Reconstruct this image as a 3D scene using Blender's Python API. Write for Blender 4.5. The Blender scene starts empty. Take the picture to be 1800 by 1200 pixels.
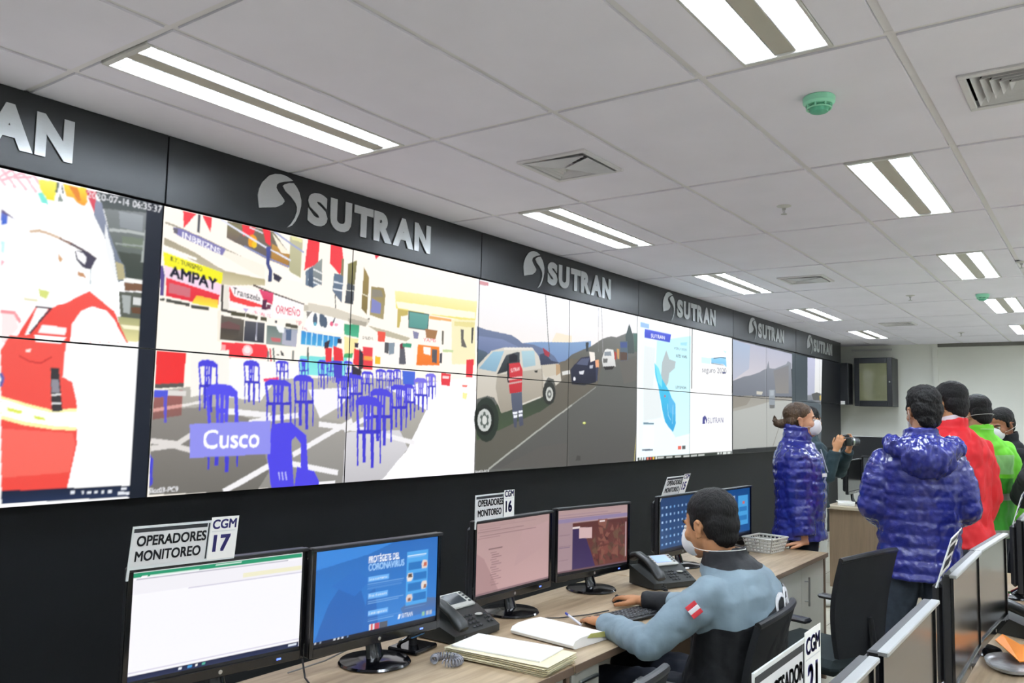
import bpy, bmesh, math, random
import numpy as np
from mathutils import Vector, Matrix, noise, Euler
S = bpy.context.scene
COL = S.collection
# ------------------------------------------------------------------ camera, world, exposure
cam_d = bpy.data.cameras.new('camera'); cam = bpy.data.objects.new('camera', cam_d); COL.objects.link(cam)
cam_d.sensor_width = 36.0; cam_d.lens = 29.066; cam_d.clip_start = 0.05; cam_d.clip_end = 60
yaw, pit, rol = math.radians(35.8666), math.radians(4.9322), math.radians(1.2756)
fw = Vector((math.cos(pit)*math.cos(yaw), math.cos(pit)*math.sin(yaw), math.sin(pit)))
rt = Vector((math.sin(yaw), -math.cos(yaw), 0)); up = rt.cross(fw)
r2 = rt*math.cos(rol)+up*math.sin(rol); u2 = up*math.cos(rol)-rt*math.sin(rol)
mw = Matrix((r2, u2, -fw)).transposed().to_4x4(); mw.translation = Vector((0, 0, 1.56))
cam.matrix_world = mw; S.camera = cam
W = bpy.data.worlds.new('world'); S.world = W; W.use_nodes = True
W.node_tree.nodes['Background'].inputs[0].default_value = (0.5, 0.52, 0.55, 1)
W.node_tree.nodes['Background'].inputs[1].default_value = 0.03
S.view_settings.view_transform = 'Standard'; S.view_settings.look = 'None'
S.view_settings.exposure = 0.0; S.view_settings.gamma = 1.0; S.view_settings.use_curve_mapping = False
TUBE = 110.0                       # emission of the fluorescent tubes
# ------------------------------------------------------------------ measures
D, ZB, X0, ZC = 3.213, 1.181, 1.907, 2.698       # video wall plane, its lower edge, first seam, ceiling
PW, PH = 1.080, 0.609                            # one display panel
GX, GY, PX, PY = 1.342, 2.866, 1.2122, 0.5937    # ceiling grid
XF, XB, YR = 13.35, -3.0, -5.0                   # far, back and right walls
# ------------------------------------------------------------------ helpers
def lin(h):
    h = h.lstrip('#')
    if len(h) == 3: h = ''.join(c*2 for c in h)
    c = [int(h[i:i+2], 16)/255 for i in (0, 2, 4)]
    return tuple(x/12.92 if x <= .04045 else ((x+.055)/1.055)**2.4 for x in c)
MATS = {}
def mat(name, col, rough=.5, metal=0., spec=.5, var=.08, scale=8., bump=0., bscale=60., coat=0., emit=0., sheen=0., stretch=None, col2=None, trans=0., alpha=1., detail=4.):
    if name in MATS: return MATS[name]
    m = bpy.data.materials.new(name); m.use_nodes = True; nt = m.node_tree; n = nt.nodes; l = nt.links
    b = n['Principled BSDF']; c = lin(col)
    b.inputs['Roughness'].default_value = rough; b.inputs['Metallic'].default_value = metal
    b.inputs['Specular IOR Level'].default_value = spec; b.inputs['Coat Weight'].default_value = coat
    b.inputs['Sheen Weight'].default_value = sheen; b.inputs['Transmission Weight'].default_value = trans; b.inputs['Alpha'].default_value = alpha
    tc = n.new('ShaderNodeTexCoord'); mp = n.new('ShaderNodeMapping'); l.new(tc.outputs['Object'], mp.inputs[0])
    if stretch: mp.inputs['Scale'].default_value = stretch
    nz = n.new('ShaderNodeTexNoise'); nz.inputs['Scale'].default_value = scale; nz.inputs['Detail'].default_value = detail; l.new(mp.outputs[0], nz.inputs[0])
    cr = n.new('ShaderNodeValToRGB'); l.new(nz.outputs[0], cr.inputs[0])
    ca = tuple(x*(1-var) for x in c); cb = lin(col2) if col2 else tuple(min(1, x*(1+var)) for x in c)
    cr.color_ramp.elements[0].position = .3; cr.color_ramp.elements[1].position = .7
    cr.color_ramp.elements[0].color = (*ca, 1); cr.color_ramp.elements[1].color = (*cb, 1)
    l.new(cr.outputs[0], b.inputs['Base Color'])
    if bump:
        n2 = n.new('ShaderNodeTexNoise'); n2.inputs['Scale'].default_value = bscale; n2.inputs['Detail'].default_value = 3; l.new(mp.outputs[0], n2.inputs[0])
        bp = n.new('ShaderNodeBump'); bp.inputs['Strength'].default_value = bump; bp.inputs['Distance'].default_value = .01
        l.new(n2.outputs[0], bp.inputs['Height']); l.new(bp.outputs[0], b.inputs['Normal'])
    if emit:
        b.inputs['Emission Color'].default_value = (*c, 1); b.inputs['Emission Strength'].default_value = emit
    MATS[name] = m; return m
def screen_mat(name, strength=1., rough=.35, spec=.4):
    m = bpy.data.materials.new(name); m.use_nodes = True; n = m.node_tree.nodes; b = n['Principled BSDF']
    a = n.new('ShaderNodeAttribute'); a.attribute_name = 'Col'; m.node_tree.links.new(a.outputs['Color'], b.inputs['Emission Color'])
    b.inputs['Emission Strength'].default_value = strength; b.inputs['Base Color'].default_value = (.004, .004, .005, 1)
    b.inputs['Roughness'].default_value = rough; b.inputs['Specular IOR Level'].default_value = spec
    MATS[name] = m; return m
class MB:
    """collects shapes; obj() links them as one mesh object"""
    def __init__(s): s.v, s.f, s.mi, s.M, s.k = [], [], [], None, 0
    def add(s, vs, fs):
        o = len(s.v)
        for p in vs:
            p = Vector(p); s.v.append(s.M @ p if s.M else p)
        for f in fs: s.f.append([o+i for i in f]); s.mi.append(s.k)
        return s
    def box(s, c, d, b=0., rot=None):
        hx, hy, hz = d[0]/2, d[1]/2, d[2]/2; b = min(b, hx*.9, hy*.9, hz*.9)
        vs, fs = [], []
        if b <= 0:
            vs = [(x, y, z) for x in (-hx, hx) for y in (-hy, hy) for z in (-hz, hz)]
            fs = [(0, 1, 3, 2), (4, 6, 7, 5), (0, 4, 5, 1), (2, 3, 7, 6), (0, 2, 6, 4), (1, 5, 7, 3)]
        else:
            idx = {}
            for sx in (-1, 1):
                for sy in (-1, 1):
                    for sz in (-1, 1):
                        for a in range(3):
                            p = [sx*(hx-b), sy*(hy-b), sz*(hz-b)]; p[a] = (sx*hx, sy*hy, sz*hz)[a]
                            idx[sx, sy, sz, a] = len(vs); vs.append(tuple(p))
            g = lambda *q: [idx[t] for t in q]
            for t in (-1, 1):
                fs += [g((t, -1, -1, 0), (t, 1, -1, 0), (t, 1, 1, 0), (t, -1, 1, 0)), g((-1, t, -1, 1), (1, t, -1, 1), (1, t, 1, 1), (-1, t, 1, 1)), g((-1, -1, t, 2), (1, -1, t, 2), (1, 1, t, 2), (-1, 1, t, 2))]
                for w in (-1, 1):
                    fs += [g((t, w, -1, 0), (t, w, 1, 0), (t, w, 1, 1), (t, w, -1, 1)), g((t, -1, w, 0), (t, 1, w, 0), (t, 1, w, 2), (t, -1, w, 2)), g((-1, t, w, 1), (1, t, w, 1), (1, t, w, 2), (-1, t, w, 2))]
                    for q in (-1, 1): fs.append(g((t, w, q, 0), (t, w, q, 1), (t, w, q, 2)))
        R = rot.to_matrix() if isinstance(rot, Euler) else rot
        c = Vector(c); vs = [(R @ Vector(p) if R else Vector(p))+c for p in vs]
        return s.add(vs, fs)
    def tube(s, pts, r, n=10, caps=True, ry=None, upv=None):
        P = [Vector(p) for p in pts]; m = len(P)
        R = r if isinstance(r, (list, tuple)) else [r]*m
        RY = ry if isinstance(ry, (list, tuple)) else ([ry]*m if ry else R)
        vs, fs = [], []; nrm = Vector(upv) if upv else None
        for i, p in enumerate(P):
            t = (P[min(i+1, m-1)]-P[max(i-1, 0)])
            if t.length < 1e-9: t = Vector((0, 0, 1))
            t.normalize()
            if nrm is None: nrm = Vector((0, 0, 1)) if abs(t.z) < .9 else Vector((1, 0, 0))
            b = t.cross(nrm)
            if b.length < 1e-6: b = t.orthogonal()
            b.normalize(); nn = b.cross(t).normalized(); 
            if not upv: nrm = nn
            for k in range(n):
                a = 2*math.pi*k/n; vs.append(p+b*(math.cos(a)*R[i])+nn*(math.sin(a)*RY[i]))
        for i in range(m-1):
            for k in range(n): fs.append((i*n+k, i*n+(k+1) % n, (i+1)*n+(k+1) % n, (i+1)*n+k))
        if caps: fs += [list(range(n))[::-1], list(range((m-1)*n, m*n))]
        return s.add(vs, fs)
    def cyl(s, a, b, r, r1=None, n=20): return s.tube([a, b], [r, r if r1 is None else r1], n)
    def lathe(s, prof, c=(0, 0, 0), n=28, axis='Z', sx=1., sy=1.):
        vs, fs = [], []; c = Vector(c)
        for (r, z) in prof:
            for k in range(n):
                a = 2*math.pi*k/n; p = Vector((r*math.cos(a)*sx, r*math.sin(a)*sy, z))
                if axis == 'Y': p = Vector((p.x, p.z, p.y))
                if axis == 'X': p = Vector((p.z, p.y, p.x))
                vs.append(c+p)
        for i in range(len(prof)-1):
            for k in range(n): fs.append((i*n+k, i*n+(k+1) % n, (i+1)*n+(k+1) % n, (i+1)*n+k))
        fs += [list(range(n))[::-1], list(range((len(prof)-1)*n, len(prof)*n))]
        return s.add(vs, fs)
    def ell(s, c, r, rot=None, n=20, m=12):
        r = (r, r, r) if not isinstance(r, (tuple, list)) else r; R = rot.to_matrix() if isinstance(rot, Euler) else rot
        vs, fs = [], []; c = Vector(c)
        for i in range(1, m):
            t = math.pi*i/m
            for k in range(n):
                a = 2*math.pi*k/n; p = Vector((r[0]*math.sin(t)*math.cos(a), r[1]*math.sin(t)*math.sin(a), r[2]*math.cos(t))); vs.append(c+(R @ p if R else p))
        for q in (1, -1):
            p = Vector((0, 0, r[2]*q)); vs.append(c+(R @ p if R else p))
        T, Bt = len(vs)-2, len(vs)-1
        for i in range(m-2):
            for k in range(n): fs.append((i*n+k, (i+1)*n+k, (i+1)*n+(k+1) % n, i*n+(k+1) % n))
        for k in range(n): fs += [(T, k, (k+1) % n), (Bt, (m-2)*n+(k+1) % n, (m-2)*n+k)]
        return s.add(vs, fs)
    def rings(s, rings, caps=True, closed=False):
        n = len(rings[0]); vs = [p for r in rings for p in r]; fs = []
        for i in range(len(rings)-(0 if closed else 1)):
            j = (i+1) % len(rings)
            for k in range(n): fs.append((i*n+k, i*n+(k+1) % n, j*n+(k+1) % n, j*n+k))
        if caps and not closed: fs += [list(range(n))[::-1], list(range((len(rings)-1)*n, len(rings)*n))]
        return s.add(vs, fs)
    def prism(s, poly, f0, f1):
        """poly: 2D points; f0, f1 map a 2D point to 3D for the two faces"""
        n = len(poly); vs = [f0(*p) for p in poly]+[f1(*p) for p in poly]
        fs = [list(range(n)), list(range(n, 2*n))[::-1]]+[(i, n+i, n+(i+1) % n, (i+1) % n) for i in range(n)]
        return s.add(vs, fs)
    def mesh(s, name):
        me = bpy.data.meshes.new(name); me.from_pydata([tuple(p) for p in s.v], [], s.f)
        me.polygons.foreach_set('material_index', s.mi); me.update()
        bm = bmesh.new(); bm.from_mesh(me); bmesh.ops.recalc_face_normals(bm, faces=bm.faces); bm.to_mesh(me); bm.free()
        return me
    def obj(s, name, mats, parent=None, smooth=35, loc=None, **kw):
        me = s.mesh(name)
        return link(name, me, mats, parent, smooth, loc, **kw)
def link(name, me, mats, parent=None, smooth=35, loc=None, label=None, kind=None):
    me.materials.clear()
    for m in (mats if isinstance(mats, (list, tuple)) else [mats]): me.materials.append(m)
    if smooth:
        me.polygons.foreach_set('use_smooth', [True]*len(me.polygons)); me.set_sharp_from_angle(angle=math.radians(smooth))
    o = bpy.data.objects.new(name, me); COL.objects.link(o)
    if parent: o.parent = parent
    if loc: o.location = loc
    if label: o['label'] = label
    if kind: o['kind'] = kind
    return o
def tag(o, label, cat, group=None):
    o['label'] = label; o['category'] = cat
    if group: o['group'] = group
    return o
def thing(name, label, cat, loc=(0, 0, 0), rz=0., group=None):
    o = bpy.data.objects.new(name, None); COL.objects.link(o); o.location = loc; o.rotation_euler = (0, 0, rz); o.empty_display_size = .1
    return tag(o, label, cat, group)
def struct(o): o['kind'] = 'structure'; return o
def kids(o): return [c for c in bpy.data.objects if c.parent == o]
def dup(root, loc, rz, label, group=None):
    r = root.copy(); COL.objects.link(r); r.location = loc; r.rotation_euler = (0, 0, rz); r['label'] = label
    if group: r['group'] = group
    for ch in kids(root):
        c = ch.copy(); COL.objects.link(c); c.parent = r
        for g in kids(ch):
            d = g.copy(); COL.objects.link(d); d.parent = c
    return r
TXT = {}
def text2d(txt, bold=0, off=0):
    """outline letters as 2D triangles, baseline at 0, cap height 1"""
    if (txt, bold, off) in TXT: return TXT[txt, bold, off]
    cu = bpy.data.curves.new('t', 'FONT'); cu.body = txt; cu.size = 1; cu.offset = off*.008; cu.resolution_u = 4; cu.fill_mode = 'FRONT'
    ob = bpy.data.objects.new('t', cu); COL.objects.link(ob); bpy.context.view_layer.update()
    ev = ob.evaluated_get(bpy.context.evaluated_depsgraph_get()); me = ev.to_mesh(); me.calc_loop_triangles()
    v = np.array([x.co[:2] for x in me.vertices]) if len(me.vertices) else np.zeros((0, 2)); t = [tuple(q.vertices) for q in me.loop_triangles]
    ev.to_mesh_clear(); bpy.data.objects.remove(ob); bpy.data.curves.remove(cu)
    if len(v):
        v = v/.70
        if bold:
            e = bold*.016; n = len(v); sh = ((-e, -e), (e, -e), (e, e), (-e, e)); v = np.concatenate([v+np.array(q) for q in sh]); t = [tuple(i+k*n for i in q) for k in range(4) for q in t]
    TXT[txt, bold, off] = (v, t); return v, t
def lettering(mb, txt, f, w=None, h=1., depth=.001, bold=0, lean=0., off=0):
    """solid raised letters: f(a, b, d) maps width, height, depth to 3D"""
    v, t = text2d(txt, bold, off)
    x0, x1 = v[:, 0].min(), v[:, 0].max(); k = (w/(x1-x0)) if w else h
    P = [((p[0]-x0)*k+p[1]*h*lean, p[1]*h) for p in v]; n = len(P)
    ec = {}
    for q in t:
        for i in range(3):
            e = (q[i], q[(i+1) % 3]); ec[e] = 1
    fs = [tuple(q) for q in t]+[tuple(n+i for i in q[::-1]) for q in t]
    for (a, b) in ec:
        if (b, a) not in ec: fs.append((b, a, n+a, n+b))
    mb.add([f(p[0], p[1], 0) for p in P]+[f(p[0], p[1], depth) for p in P], fs)
class Canvas:
    """soft colour raster used for the pictures the displays show"""
    def __init__(s, u0, v0, u1, v1, res, bg='#000'):
        s.u0, s.v0, s.res = u0, v0, res; s.nx, s.ny = int(round((u1-u0)/res))+1, int(round((v1-v0)/res))+1
        s.a = np.empty((s.ny, s.nx, 3), np.float32); s.a[:] = lin(bg)
    def poly(s, P, ca, cb=None):
        P = np.array(P, float); X = (P[:, 0]-s.u0)/s.res; Y = (P[:, 1]-s.v0)/s.res
        i0, i1 = max(0, int(X.min())), min(s.nx, int(X.max())+2); j0, j1 = max(0, int(Y.min())), min(s.ny, int(Y.max())+2)
        if i0 >= i1 or j0 >= j1: return
        gx, gy = np.arange(i0, i1)[None, :], np.arange(j0, j1)[:, None]; ins = np.zeros((j1-j0, i1-i0), bool)
        for k in range(len(X)):
            x0, y0, x1, y1 = X[k], Y[k], X[k-1], Y[k-1]
            if y0 == y1: continue
            c = (y0 > gy) != (y1 > gy); ins ^= c & (gx < (x1-x0)*(gy-y0)/(y1-y0)+x0)
        A = np.array(ca, np.float32); sub = s.a[j0:j1, i0:i1]
        if cb is None: sub[ins] = A
        else:
            t = np.clip((gy-Y.min())/max(1e-6, Y.max()-Y.min()), 0, 1)[..., None]
            g = np.broadcast_to(np.array(cb)*(1-t)+A*t, sub.shape); sub[ins] = g[ins]
    def line(s, P, w, c):
        for a, b in zip(P[:-1], P[1:]):
            d = np.array(b, float)-a; L = np.hypot(*d)
            if L < 1e-9: continue
            q = np.array((-d[1], d[0]))/L*max(w, s.res*1.1)/2; e = d/L*w*.3
            s.poly([a+q-e, b+q+e, b-q+e, a-q-e], c)
    def text(s, txt, A, B, h0, h1, c, bold=0):
        v, t = text2d(txt, bold)
        if not len(v): return
        x0, x1 = v[:, 0].min(), v[:, 0].max(); A = np.array(A, float); B = np.array(B, float)
        a = (v[:, :1]-x0)/(x1-x0); P = A+a*(B-A); P[:, 1:] += v[:, 1:]*(h0+(h1-h0)*a)
        i0 = P.min(0); i1 = P.max(0)
        for q in t: s.poly(P[list(q)], c)
    def items(s, src):
        for ln in src.strip().split('\n'):
            k, col, rest = ln.split('|', 2); cs = [lin(c) for c in col.split('/')]
            if k[0] == 'T':
                txt, pp = rest.rsplit('|', 1); q = [tuple(map(float, p.split(','))) for p in pp.split()]
                s.text(txt, q[0], q[1], q[2][0], q[2][1], cs[0], int(k[1:] or 0)); continue
            P = [tuple(map(float, p.split(','))) for p in rest.split()]
            if k[0] == 'P': s.poly(P, *cs)
            else: s.line(P, float(k[1:]), cs[0])
    def soften(s, n=1):
        for _ in range(n):
            p = np.pad(s.a, ((1, 1), (1, 1), (0, 0)), 'edge'); p = (p[:-2]+2*p[1:-1]+p[2:])/4; s.a = (p[:, :-2]+2*p[:, 1:-1]+p[:, 2:])/4
    def sheet(s, name, u0, v0, u1, v1, nx, ny, f, m, parent, loc=None):
        """a display face: f(u, v) -> 3D; colours sampled from the raster"""
        U = np.linspace(u0, u1, nx+1); V = np.linspace(v0, v1, ny+1)
        I = np.clip(np.round((U-s.u0)/s.res).astype(int), 0, s.nx-1); J = np.clip(np.round((V-s.v0)/s.res).astype(int), 0, s.ny-1)
        C = s.a[np.ix_(J, I)].reshape(-1, 3)
        uu, vv = np.meshgrid(U, V); P = np.array(f(uu.ravel(), vv.ravel()), np.float32).T
        k = np.arange(nx*ny); q = (k//nx)*(nx+1)+k % nx; F = np.stack([q, q+1, q+nx+2, q+nx+1], 1)
        me = bpy.data.meshes.new(name); me.vertices.add(len(P)); me.vertices.foreach_set('co', np.ascontiguousarray(P).ravel())
        me.loops.add(F.size); me.loops.foreach_set('vertex_index', F.ravel().astype(np.int32)); me.polygons.add(len(F)); me.polygons.foreach_set('loop_start', np.arange(0, F.size, 4, dtype=np.int32))
        me.update(calc_edges=True); at = me.color_attributes.new('Col', 'FLOAT_COLOR', 'POINT')
        at.data.foreach_set('color', np.concatenate([C, np.ones((len(C), 1))], 1).astype(np.float32).ravel())
        return link(name, me, m, parent, 0, loc)
# ------------------------------------------------------------------ shared materials
M_black = mat('black_plastic', '#15171a', .38, spec=.45, var=.1)
M_gloss = mat('black_gloss_plastic', '#0c0d10', .12, spec=.5, var=.05)
M_dark = mat('dark_grey_plastic', '#2a2d30', .45, var=.1)
M_white = mat('white_plastic', '#e4e4e0', .4, var=.03)
M_steel = mat('brushed_steel', '#b8bab8', .3, metal=1., var=.06, scale=30)
M_wood = mat('light_wood_laminate', '#9d8769', .42, var=.10, scale=3., stretch=(1.2, 14, 14), bump=.03, col2='#b7a385', detail=8.)
M_woodedge = mat('wood_edge_band', '#6a5746', .5, var=.1)
M_cab = mat('grey_white_laminate', '#b9b9ae', .45, var=.03)
M_paper = mat('white_paper', '#f6f5f0', .8, spec=.2, var=.02)
M_manila = mat('manila_card', '#e6dcba', .8, spec=.2, var=.06, scale=14)
M_cable = mat('black_cable', '#121315', .5)
# ------------------------------------------------------------------ the room
M_far = mat('grey_green_wall_paint', '#e2e3da', .75, spec=.3, var=.03, scale=1.5, bump=.02, bscale=200)
M_ceil = mat('ceiling_tile_face', '#ebe9f3', .9, spec=.15, var=.025, scale=3., bump=.05, bscale=350)
M_tbar = mat('ceiling_t_bar', '#e2e0e2', .5, spec=.4, var=.02)
M_wallblk = mat('black_wall_cladding', '#0d0f11', .55, spec=.18, var=.08, scale=2.)
M_floor = bpy.data.materials.new('floor_tiles'); M_floor.use_nodes = True
def _floor():
    nt = M_floor.node_tree; n, l = nt.nodes, nt.links; b = n['Principled BSDF']; tc = n.new('ShaderNodeTexCoord'); br = n.new('ShaderNodeTexBrick')
    br.offset = 0; br.inputs['Scale'].default_value = 1.; br.inputs['Brick Width'].default_value = .6; br.inputs['Row Height'].default_value = .6; br.inputs['Mortar Size'].default_value = .003
    br.inputs['Color1'].default_value = (*lin('#c9c5b4'), 1); br.inputs['Color2'].default_value = (*lin('#c4c0ae'), 1); br.inputs['Mortar'].default_value = (*lin('#7d7a6c'), 1)
    l.new(tc.outputs['Object'], br.inputs[0]); l.new(br.outputs[0], b.inputs['Base Color']); b.inputs['Roughness'].default_value = .25
_floor()
def slab(name, a, b, m):
    c = [(a[i]+b[i])/2 for i in range(3)]; return struct(MB().box(c, [b[i]-a[i] for i in range(3)]).obj(name, m, smooth=0))
slab('floor', (XB-.1, YR-.1, -.1), (XF+.1, D+.6, 0), M_floor)
slab('wall_far', (XF, YR-.1, 0), (XF+.1, D+.6, 3.1), M_far)
slab('wall_back', (XB-.1, YR-.1, 0), (XB, D+.6, 3.1), M_far)
slab('wall_right', (XB, YR-.1, 0), (XF, YR, 3.1), M_far)
# lower black cladding of the video wall, set a little back from the displays
slab('wall_left', (XB, D+.045, 0), (X0+10*PW, D+.6, 3.1), M_wallblk)
slab('wall_corner', (X0+10*PW, D+.40, 0), (XF, D+.6, 3.1), M_wallblk)
slab('trim_1', (XF-.022, 2.00, 0), (XF, 2.07, ZC), M_far)
slab('trim_2', (XF-.03, YR, ZC-.05), (XF, 2.0, ZC), mat('grey_trim_paint', '#6d6c66', .6))
slab('trim_3', (XF-.012, YR, 0), (XF, D, .09), mat('skirting_grey', '#77766c', .5))
# ceiling tiles, with openings where fittings are let in
FIT = [(i, j) for i in (-2, 0, 2, 4, 6, 8) for j in (0, 3, 6, 9, 12)]
VENT = [(1, 1), (4, 1), (7, 1), (1, 4)]
def ceiling():
    t = MB(); g = .0146; z = ZC
    def tile(x0, x1, y0, y1):
        x0, x1 = max(x0, XB), min(x1, XF); y0, y1 = max(y0, YR), min(y1, D+.04)
        if x1-x0 > .02 and y1-y0 > .02: t.box(((x0+x1)/2, (y0+y1)/2, z+.012), (x1-x0, y1-y0, .024))
    for i in range(-4, 11):
        for j in range(-1, 14):
            xa, xb = GX+i*PX+g, GX+(i+1)*PX-g; yb, ya = GY-j*PY-g, GY-(j+1)*PY+g
            if (i, j) in FIT:
                yc = (ya+yb)/2; tile(xa, xb, ya, yc-.142); tile(xa, xb, yc+.142, yb)
            elif (i, j) in VENT:
                xc, yc = (xa+xb)/2, (ya+yb)/2; h = .165
                tile(xa, xc-h, ya, yb); tile(xc+h, xb, ya, yb); tile(xc-h, xc+h, ya, yc-h); tile(xc-h, xc+h, yc+h, yb)
            else: tile(xa, xb, ya, yb)
    t.box(((X0+10*PW+XF)/2, D+.22, z+.012), (XF-X0-10*PW, .36, .024))
    c = struct(t.obj('ceiling', M_ceil, smooth=0))
    b = MB()
    for i in range(-4, 12):
        x = GX+i*PX
        if XB < x < XF: b.box((x, (YR+D)/2, z+.014), (.026, D-YR, .014))
    for j in range(-1, 15):
        y = GY-j*PY
        if YR < y < D: b.box(((XB+XF)/2, y, z+.0145), (XF-XB, .026, .014))
    b.obj('ceiling_grid', M_tbar, c, smooth=0)
    s = MB().box(((XB+XF)/2, (YR+D)/2, 3.05), (XF-XB+.2, D-YR+.4, .1)).obj('slab', M_dark, c, smooth=0)  # unseen cover added above the tiles to block light
ceiling()
# ------------------------------------------------------------------ ceiling lights
M_refl = mat('white_reflector', '#eceeee', .35, spec=.5, var=.01)
M_fit = mat('white_enamel', '#cfcfcb', .4, var=.02)
M_strip = mat('warm_grey_enamel', '#b9b5a8', .45, var=.02)
M_tube = mat('lit_fluorescent_tube', '#eaf3ff', .3, emit=TUBE, var=0)
def make_light():
    t = thing('ceiling_light', '', 'ceiling light')
    hx, hy = PX/2-.016, .14
    f = MB()
    for sy in (-1, 1): f.box((0, sy*(hy-.006), .002), (2*hx, .012, .012), .002)
    for sx in (-1, 1): f.box((sx*(hx-.011), 0, .002), (.022, 2*hy-.024, .012), .002)
    f.box((0, 0, .095), (2*hx, 2*hy, .01))
    for sx in (-1, 1): f.box((sx*(hx-.003), 0, .05), (.006, 2*hy, .09))
    for sy in (-1, 1): f.box((0, sy*(hy-.003), .05), (2*hx, .006, .09))
    f.obj('housing', M_fit, t)
    MB().box((0, 0, .012), (2*hx-.04, .066, .016), .003).obj('centre_strip', M_strip, t)
    for sy in (-1, 1):
        yc = sy*.082; r = MB(); ring = []
        for x in (-hx+.02, hx-.02):
            ring.append([Vector((x, yc+.047*math.cos(a), .004+.07*math.sin(a))) for a in np.linspace(0, math.pi, 13)]+[Vector((x, yc+.05*math.cos(a), .004+.074*math.sin(a))) for a in np.linspace(math.pi, 0, 13)])
        r.rings(ring); ro = r.obj('reflector', M_refl, t)
        b = MB()
        for k in range(11):
            x = -hx+.06+k*(2*hx-.12)/10; b.prism([(-.045, .004), (.045, .004), (.042, .012), (.02, .014), (-.02, .014), (-.042, .012)], lambda p, q, x=x, yc=yc: (x-.0012, yc+p, q), lambda p, q, x=x, yc=yc: (x+.0012, yc+p, q))
        for e in (-.036, .036): b.box((0, yc+e, .010), (2*hx-.11, .0012, .008))
        b.obj('louvre', M_refl, ro)
        MB().cyl((-hx+.05, yc, .028), (hx-.05, yc, .028), .013, n=14).obj('fluorescent_tube', M_tube, t)
    return t
LBL = {0: 'twin tube ceiling light above the black fascia row, {}', 3: 'twin tube ceiling light in the aisle row, {}'}
NTH = {-2: 'behind the camera', 0: 'nearest', 2: 'second from the camera', 4: 'third from the camera', 6: 'fourth from the camera', 8: 'farthest'}
proto = None
for (i, j) in FIT:
    loc = (GX+(i+.5)*PX, GY-(j+.5)*PY, ZC)
    lab = LBL[j].format(NTH[i]) if j in LBL else 'unseen twin tube ceiling light added over the right part of the room'  # rows right of the view are unseen, added for the room lighting
    if j in LBL and i == 0: lab = ('large twin tube ceiling light at top left, above the black fascia' if j == 0 else 'large twin tube ceiling light cut by the top edge, over the aisle')
    if j in LBL and i == -2: lab = 'unseen twin tube ceiling light added behind the camera, '+('wall row' if j == 0 else 'aisle row')  # unseen pair behind the camera, added to even out the lighting
    g = 'unseen added ceiling lights over the right part of the room' if j not in LBL else 'twin tube ceiling lights'
    if proto is None: proto = make_light(); o = proto; o.location = loc; o['label'] = lab; o['group'] = g
    else: o = dup(proto, loc, 0, lab, g)
# ------------------------------------------------------------------ air vents, detectors, sprinklers
M_vent = mat('vent_enamel', '#d9d8da', .5, var=.03); M_ventd = mat('vent_shadow_grey', '#34353a', .7)
def make_vent(flaps):
    t = thing('ceiling_vent', '', 'air vent'); f = MB(); h = .18
    for s in (-1, 1): f.box((s*(h-.012), 0, -.004), (.024, 2*h, .012), .003); f.box((0, s*(h-.012), -.004), (2*h-.048, .024, .012), .003)
    f.obj('frame', M_vent, t)
    MB().box((0, 0, .09), (2*h-.03, 2*h-.03, .01)).obj('duct_box', M_ventd, t)
    for k in range(5):
        a = h-.036-k*.026; b = MB(); z0, z1 = -.006, .026
        if a < .03: break
        for q in range(4):
            R = Matrix.Rotation(q*math.pi/2, 4, 'Z'); b.M = R
            b.add([(-a, -a, z0), (a, -a, z0), (a-.02, -a+.02, z1), (-a+.02, -a+.02, z1), (-a, -a-.002, z0), (a, -a-.002, z0), (a-.02, -a+.018, z1), (-a+.02, -a+.018, z1)], [(0, 1, 2, 3), (4, 7, 6, 5), (0, 4, 5, 1), (3, 2, 6, 7)])
        b.obj('louvre_ring', M_vent, t, smooth=0)
    if flaps:
        f = MB(); z = -.012
        for P in (((-h+.012, h-.03), (-.02, .04), (-h+.05, -h+.03)), ((-.015, .02), (h-.05, -h+.12), (h-.02, -h+.03), (-h+.08, -h+.03))):
            f.prism(P, lambda x, y: (x, y, z), lambda x, y: (x, y, z-.003))
        f.obj('deflector_plate', mat('deflector_grey', '#c9cacd', .5), t, smooth=0)
    return t
for (i, j), lab, fl in zip(VENT, ('square ceiling vent with deflector plates, nearest the black fascia', 'square ceiling vent in the middle distance behind the large plated vent', 'small far square ceiling vent near the end wall', 'square ceiling vent with bare louvres at the right edge'), (True, True, False, False)):
    v = make_vent(fl); v.location = (GX+(i+.5)*PX, GY-(j+.5)*PY, ZC); v['label'] = lab; v['group'] = 'ceiling vents'
M_green = mat('green_plastic', '#9be6c4', .4, var=.04); M_greend = mat('dark_green_plastic', '#5fb493', .45)
for (x, y), lab in (((2.93, .80), 'green smoke detector on the ceiling, the near one'), ((8.31, .88), 'small green smoke detector far down the ceiling')):
    t = thing('smoke_detector', lab, 'smoke detector', (x, y, ZC), 0, 'green smoke detectors')
    MB().lathe([(.052, 0), (.055, -.004), (.054, -.022), (.046, -.03)]).obj('base', M_green, t)
    MB().lathe([(.03, -.03), (.03, -.04), (.034, -.042), (.03, -.054), (.02, -.058)]).obj('sensor_cap', M_greend, t)
    b = MB()
    for k in range(8):
        a = k*math.pi/4; b.box((.041*math.cos(a), .041*math.sin(a), -.036), (.008, .006, .014), .001, Euler((0, 0, a)))
    b.tube([(.041*math.cos(a), .041*math.sin(a), -.042) for a in np.linspace(0, 2*math.pi, 25)], .003, 6); b.obj('cage', M_green, t)
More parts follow.
